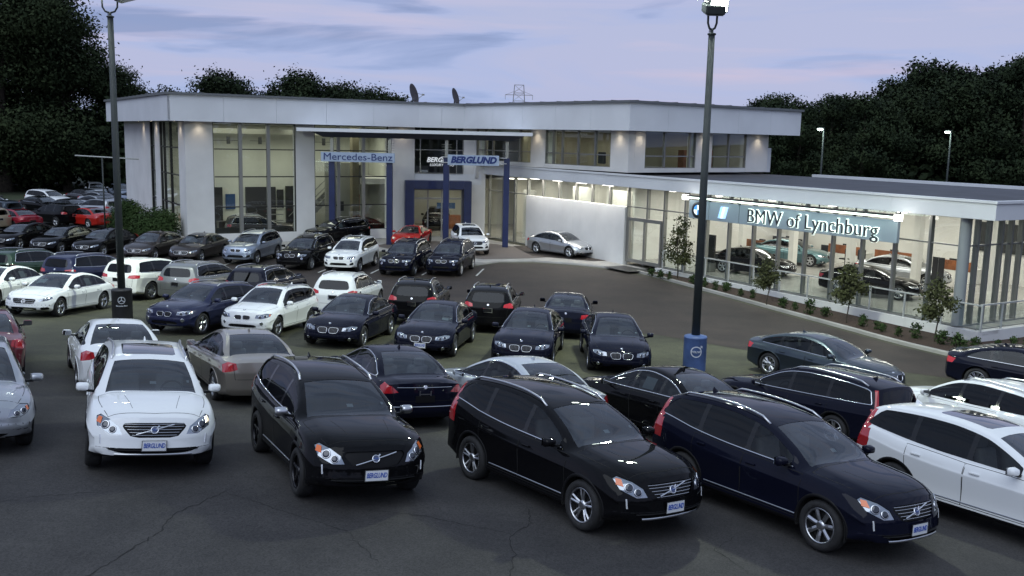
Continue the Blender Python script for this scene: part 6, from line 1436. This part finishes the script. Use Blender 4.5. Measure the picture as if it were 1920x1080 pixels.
for i, (x, y) in enumerate(SP):
    s = rr.uniform(.7, 1.2); r = empty('shrub', (x, y, gz(x, y)+.12), rr.uniform(0, 6)); r.scale = (s, s, s*rr.uniform(.95, 1.25)); tag(r, 'small dark green evergreen shrub planted in the mulch bed by the kerb', 'shrub', 'evergreen shrubs in the mulch bed'); link('foliage', shr[i % 3], r); link('stem', stem, r)
# ================================================================ placing the cars
PT = dict(white=paint('white paint', (.80, .82, .83)), wwarm=paint('warm white paint', (.80, .81, .78)), black=paint('black paint', (.005, .005, .006)), navy=paint('blue black paint', (.006, .007, .016)), blue=paint('dark blue paint', (.010, .014, .050), .3), silver=paint('silver paint', (.42, .44, .47), .75), bluesilver=paint('blue silver paint', (.28, .33, .42), .7), beige=paint('champagne paint', (.34, .31, .27), .7), grey=paint('dark grey paint', (.045, .045, .052), .6), brown=paint('brown grey paint', (.050, .042, .042), .6), steel=paint('steel blue paint', (.045, .060, .080), .7), greysil=paint('pewter paint', (.20, .21, .20), .7), red=paint('red paint', (.42, .018, .012)), crimson=paint('crimson paint', (.25, .010, .025)), maroon=paint('maroon paint', (.13, .012, .022), .3), green=paint('dark green paint', (.018, .045, .028), .3), teal=paint('teal paint', (.10, .20, .22), .6), tan=paint('tan paint', (.36, .30, .22), .4))
for k in ('xc60', 'x3', 'b_sedan'): pass
TYPES['far_suv'] = dict(TYPES['x3'], lod=1, chrome=0, grille=TYPES['xc60']['grille'], emblem=.8, emb='F', make='b', tint=True)
TYPES['far_sedan'] = dict(TYPES['c_sedan'], lod=1, stickers=[('T', .62, -.30, .22, .30)])
PROTOS = {}
def park(typ, x, y, yaw, col, lab, group=None, z=None, cat='car', name=None):
    first = typ not in PROTOS
    if first: PROTOS[typ] = make_car(typ, TYPES[typ]); r = PROTOS[typ]
    else: r = copy_tree(PROTOS[typ])
    h = TYPES[typ]['wb']/2; a = math.radians(yaw); c, s = math.cos(a), math.sin(a); gf = gz if z is None else (lambda *_: z)
    pf, pr = Vector((x+h*c, y+h*s, gf(x+h*c, y+h*s))), Vector((x-h*c, y-h*s, gf(x-h*c, y-h*s)))
    pl, pr2 = Vector((x-.8*s, y+.8*c, gf(x-.8*s, y+.8*c))), Vector((x+.8*s, y-.8*c, gf(x+.8*s, y-.8*c)))
    X = (pf-pr).normalized(); Y = (pl-pr2).normalized(); Z = X.cross(Y).normalized(); Y = Z.cross(X)
    o = (pf+pr)/2; r.matrix_world = Matrix(((X.x, Y.x, Z.x, o.x), (X.y, Y.y, Z.y, o.y), (X.z, Y.z, Z.z, o.z+.004), (0, 0, 0, 1)))
    for ob in r.children_recursive:
        if ob.type == 'MESH':
            for sl_ in ob.material_slots:
                if sl_.material and (sl_.material is PAINTPH or sl_.material in PT.values()) : sl_.link = 'OBJECT'; sl_.material = PT[col]
    tag(r, lab, cat, group)
    if not group and 'group' in r: del r['group']
    return r
G1, G2, G3, G4_, G5, G6, G7 = 'cars in the front row facing the camera', 'cars in the second row seen from behind', 'cars in the third row facing the camera', 'cars in the fourth row seen from behind', 'cars in the fifth row by the building', 'cars in the far left lot', 'cars inside the showroom'
for a in [
 ('xc60_sunroof', -6.30, 15.95, -66, 'white', 'white crossover with a dark sunroof and blue and white dealer plate in the front row', G1),
 ('xc60_sport', -2.97, 15.26, -63, 'black', 'black crossover with silver mirrors and a bare black grille in the front row', G1),
 ('xc60', 0.93, 14.64, -53, 'black', 'black crossover with twin-spoke rims, middle of the front row', G1),
 ('xc60_seven', 4.37, 14.48, -56, 'navy', 'blue-black crossover with seven-spoke rims at lower right of the front row', G1),
 ('xc60_white', 7.96, 14.77, -58, 'white', 'white crossover with a sunroof cut by the right edge of the photo', G1),
 ('v_wagon_silver', -9.52, 16.2, -59, 'silver', 'silver car with black mirror cut by the left edge, front row', G1),
 ('v_sedan', -12.97, 22.9, 118, 'maroon', 'dark red car half out of view behind the silver car at the left edge', G2),
 ('v_sedan', -9.63, 22.65, 118, 'white', 'white sedan seen from behind, just behind the white crossover', G2),
 ('v_sedan', -6.54, 22.41, 120, 'beige', 'champagne sedan seen from behind with cream headrests', G2),
 ('v_sedan_big', -2.9, 21.28, 117, 'navy', 'dark sedan seen from behind with chrome boot strip, behind the silver-mirrored crossover', G2),
 ('v_sedan_big', -0.06, 20.79, 126, 'silverwhite', 'pale silver sedan with chrome window line behind the middle black crossover', G2),
 ('v_sedan_stk', 3.25, 20.85, 122, 'black', 'black sedan with a paper sticker in its rear side window', G2),
 ('v_wagon', 6.99, 22.01, 126, 'navy', 'dark estate car with chrome-framed windows and tall red rear lamps', G2),
 ('v_wagon_bare', 11, 21.8, 112, 'white', 'white estate car with roof rails at the right edge behind the dark estate', G2),
 ('x1', -10.34, 31.69, -106, 'blue', 'dark blue small crossover facing the camera right of the black drum', G3),
 ('x1_sunroof', -8.14, 31.87, -100, 'white', 'white small crossover with a sunroof facing the camera, third row', G3),
 ('b_sedan', -5.24, 30.87, -99, 'navy', 'dark sedan with chrome twin grille, leftmost of the four dark sedans', G3),
 ('b_sedan_plate', -2.38, 30.13, -98, 'navy', 'dark sedan with a blue and white dealer plate under its twin grille', G3),
 ('b_sedan', 0.58, 29.51, -98, 'navy', 'dark sedan third from the left in the line of four dark sedans', G3),
 ('b_sedan', 3.18, 29.17, -90, 'navy', 'dark sedan nearest the blue drum, rightmost of the four dark sedans', G3),
 ('c_sedan', -16.4, 34.28, -96, 'white', 'white sedan with a black glass roof and star grille left of the black drum', G3),
 ('c_sedan', -19.66, 36, -93, 'white', 'white sedan cut by the left edge with a sticker in its side window', G3),
 ('glc_dark', -21.6, 43.0, 74, 'green', 'dark green estate seen from behind at the left edge', G4_),
 ('glc_dark', -18.31, 41.66, 71, 'blue', 'navy crossover seen from behind with a chrome side window line', G4_),
 ('glc', -15.28, 40.61, 72, 'wwarm', 'white crossover seen from behind the left lamp post', G4_),
 ('x3', -12.9, 39.9, 78, 'greysil', 'grey crossover with roof rails seen from behind', G4_),
 ('x3', -10.1, 39.3, 80, 'navy', 'dark crossover seen from behind, hidden behind the white small crossover', G4_),
 ('x3', -6.51, 37.9, 84, 'white', 'white crossover seen from behind above the leftmost dark sedan', G4_),
 ('x3', -3.56, 36.88, 87, 'black', 'black crossover seen from behind with silver roof rails and framed plate', G4_),
 ('x3', -0.7, 35.91, 86, 'black', 'black crossover seen from behind in the middle of the lot', G4_),
 ('b_sedan', 2.11, 35.62, 85, 'navy', 'dark sedan seen from behind, rightmost of the fourth row', G4_),
 ('c_dark', -30.10, 58.63, -100, 'black', 'black sedan at the left edge of the fifth row', G5),
 ('c_dark', -26.99, 57.26, -100, 'black', 'black sedan second from the left edge in the fifth row', G5),
 ('c_dark', -24.09, 56.26, -100, 'black', 'black sedan left of the lamp post in the fifth row', G5),
 ('c_dark', -20.75, 55.15, -99, 'brown', 'brown-grey sedan in front of the hedge bushes', G5),
 ('c_dark', -18.06, 54.79, -98, 'brown', 'brown-grey sedan in front of the white corner column', G5),
 ('x3', -14.82, 54.3, -99, 'bluesilver', 'silver crossover facing the camera below the left windows', G5),
 ('x3', -11.39, 52.6, -101, 'black', 'black crossover facing the camera between the silver and white ones', G5),
 ('x3_sunroof', -8.78, 52.09, -99, 'white', 'white crossover with a sunroof facing the camera in the fifth row', G5),
 ('x3', -5.75, 51.3, -100, 'navy', 'dark crossover facing the camera in front of the red coupe', G5),
 ('x3', -3.33, 51.62, -100, 'navy', 'dark crossover at the right end of the fifth row', G5),
 ('glc_dark', -11.6, 62.7, -128, 'black', 'black crossover parked slantwise against the building windows', None, -1.84),
 ('coupe', -6.70, 63.2, -98, 'red', 'low red coupe parked before the blue entrance portal', None, -1.83),
 ('glc', -2.73, 60.0, -78, 'white', 'white crossover with star grille parked right of the entrance', None, -1.83),
 ('b_sedan3', 3.05, 59.5, -46, 'silver', 'silver sedan parked before the blank white wall', None, -1.82),
 ('b_coupe4', 9.35, 27.75, -51, 'steel', 'steel-grey fastback parked on the drive right of the blue drum', None),
 ('b_coupe4', 15.45, 27.6, -36, 'navy', 'dark fastback cut by the right edge below the terrace', None),
 ('b_sedan3', 12.9, 51.0, -38, 'black', 'black car inside the showroom left of the centre, nearest the glass', G7, SF),
 ('b_sedan3', 16.4, 55.9, -40, 'teal', 'teal car inside the showroom behind the black one', G7, SF),
 ('b_coupe4', 16.9, 44.6, -36, 'black', 'black car inside the showroom near the right corner', G7, SF),
 ('b_sedan3', 20.0, 48.6, -42, 'silver', 'silver car inside the showroom behind the right black one', G7, SF),
 ('b_sedan3', 9.9, 61.0, -60, 'grey', 'grey car inside the showroom behind its entrance doors', G7, SF),
 ('x3', -17.1, 64.9, 24, 'brown', 'dark crossover behind the left windows of the two-storey building', None, FL),
 ('c_sedan', -10.5, 68.6, 30, 'black', 'dark sedan inside the building behind the second window bay', None, FL),
 ('x3', -6.1, 75.5, -90, 'black', 'dark crossover inside the building behind the entrance doors', None, FL),
]:
    TYPES.setdefault('xc60_white', dict(TYPES['xc60'], sunroof=(-.95, -.05, .44), chrome=0, rails=None)); TYPES.setdefault('v_wagon_silver', dict(TYPES['v_wagon'], chrome=0, rails=None, sunroof=(-.5, -.1, .35), plate=None))
    TYPES.setdefault('v_sedan_stk', dict(TYPES['v_sedan_big'], stickers=[('L', -.62, 1.16, .36, .24)])); TYPES.setdefault('v_wagon_bare', dict(TYPES['v_wagon'], chrome=0, lod=0)); TYPES.setdefault('c_dark', dict(TYPES['c_sedan'], sunroof=None, chrome=0))
    PT.setdefault('silverwhite', paint('pale silver paint', (.52, .56, .60), .35))
    park(*a)
FAR = [('far_suv', -43.6, 100.3, -60, 'silver', 'silver utility car in the farthest row, left of the blue ones'), ('far_suv', -40.3, 98.6, -58, 'bluesilver', 'pale blue crossover in the farthest row'), ('far_suv', -36.7, 97.2, -58, 'bluesilver', 'pale blue crossover beside the building corner in the farthest row'),
 ('far_sedan', -35.6, 91.6, -30, 'bluesilver', 'blue-grey sedan below the pale blue crossovers'), ('far_suv', -42.0, 86.8, -28, 'white', 'white boxy utility car facing right in the far lot'), ('far_sedan', -41.2, 93.0, -30, 'grey', 'grey sedan behind the white boxy utility car'), ('far_sedan', -38.4, 89.5, -28, 'silver', 'silver sedan right of the white boxy utility car'),
 ('far_sedan', -36.5, 84.6, -30, 'silver', 'silver sedan with a long roofline behind the silver crossover'), ('far_suv', -43.4, 79.5, -28, 'white', 'white crossover facing right at the left edge of the far lot'), ('far_suv', -46.0, 83.6, -28, 'grey', 'grey crossover behind the white one at the left edge'), ('far_sedan', -40.2, 82.0, -30, 'black', 'black sedan under the white boxy utility car'), ('far_sedan', -37.5, 80.2, 150, 'black', 'black sedan seen end on in the far lot middle'),
 ('far_suv', -33.9, 78.0, 150, 'silver', 'silver crossover with a red rear lamp behind the red car'), ('far_sedan', -31.9, 71.6, 148, 'red', 'bright red car in the far lot with a lamp glint'), ('far_suv', -34.5, 72.0, 150, 'black', 'black crossover left of the bright red car'), ('far_sedan', -36.0, 68.9, 148, 'crimson', 'crimson sedan in the far lot'), ('far_suv', -37.6, 67.6, 150, 'tan', 'tan crossover at the left edge of the far lot'), ('far_suv', -39.8, 73.8, 150, 'steel', 'steel-blue crossover behind the tan one'), ('far_sedan', -30.2, 76.5, 150, 'bluesilver', 'pale sedan behind the left hedge bush')]
for a in FAR: park(*a, G6)
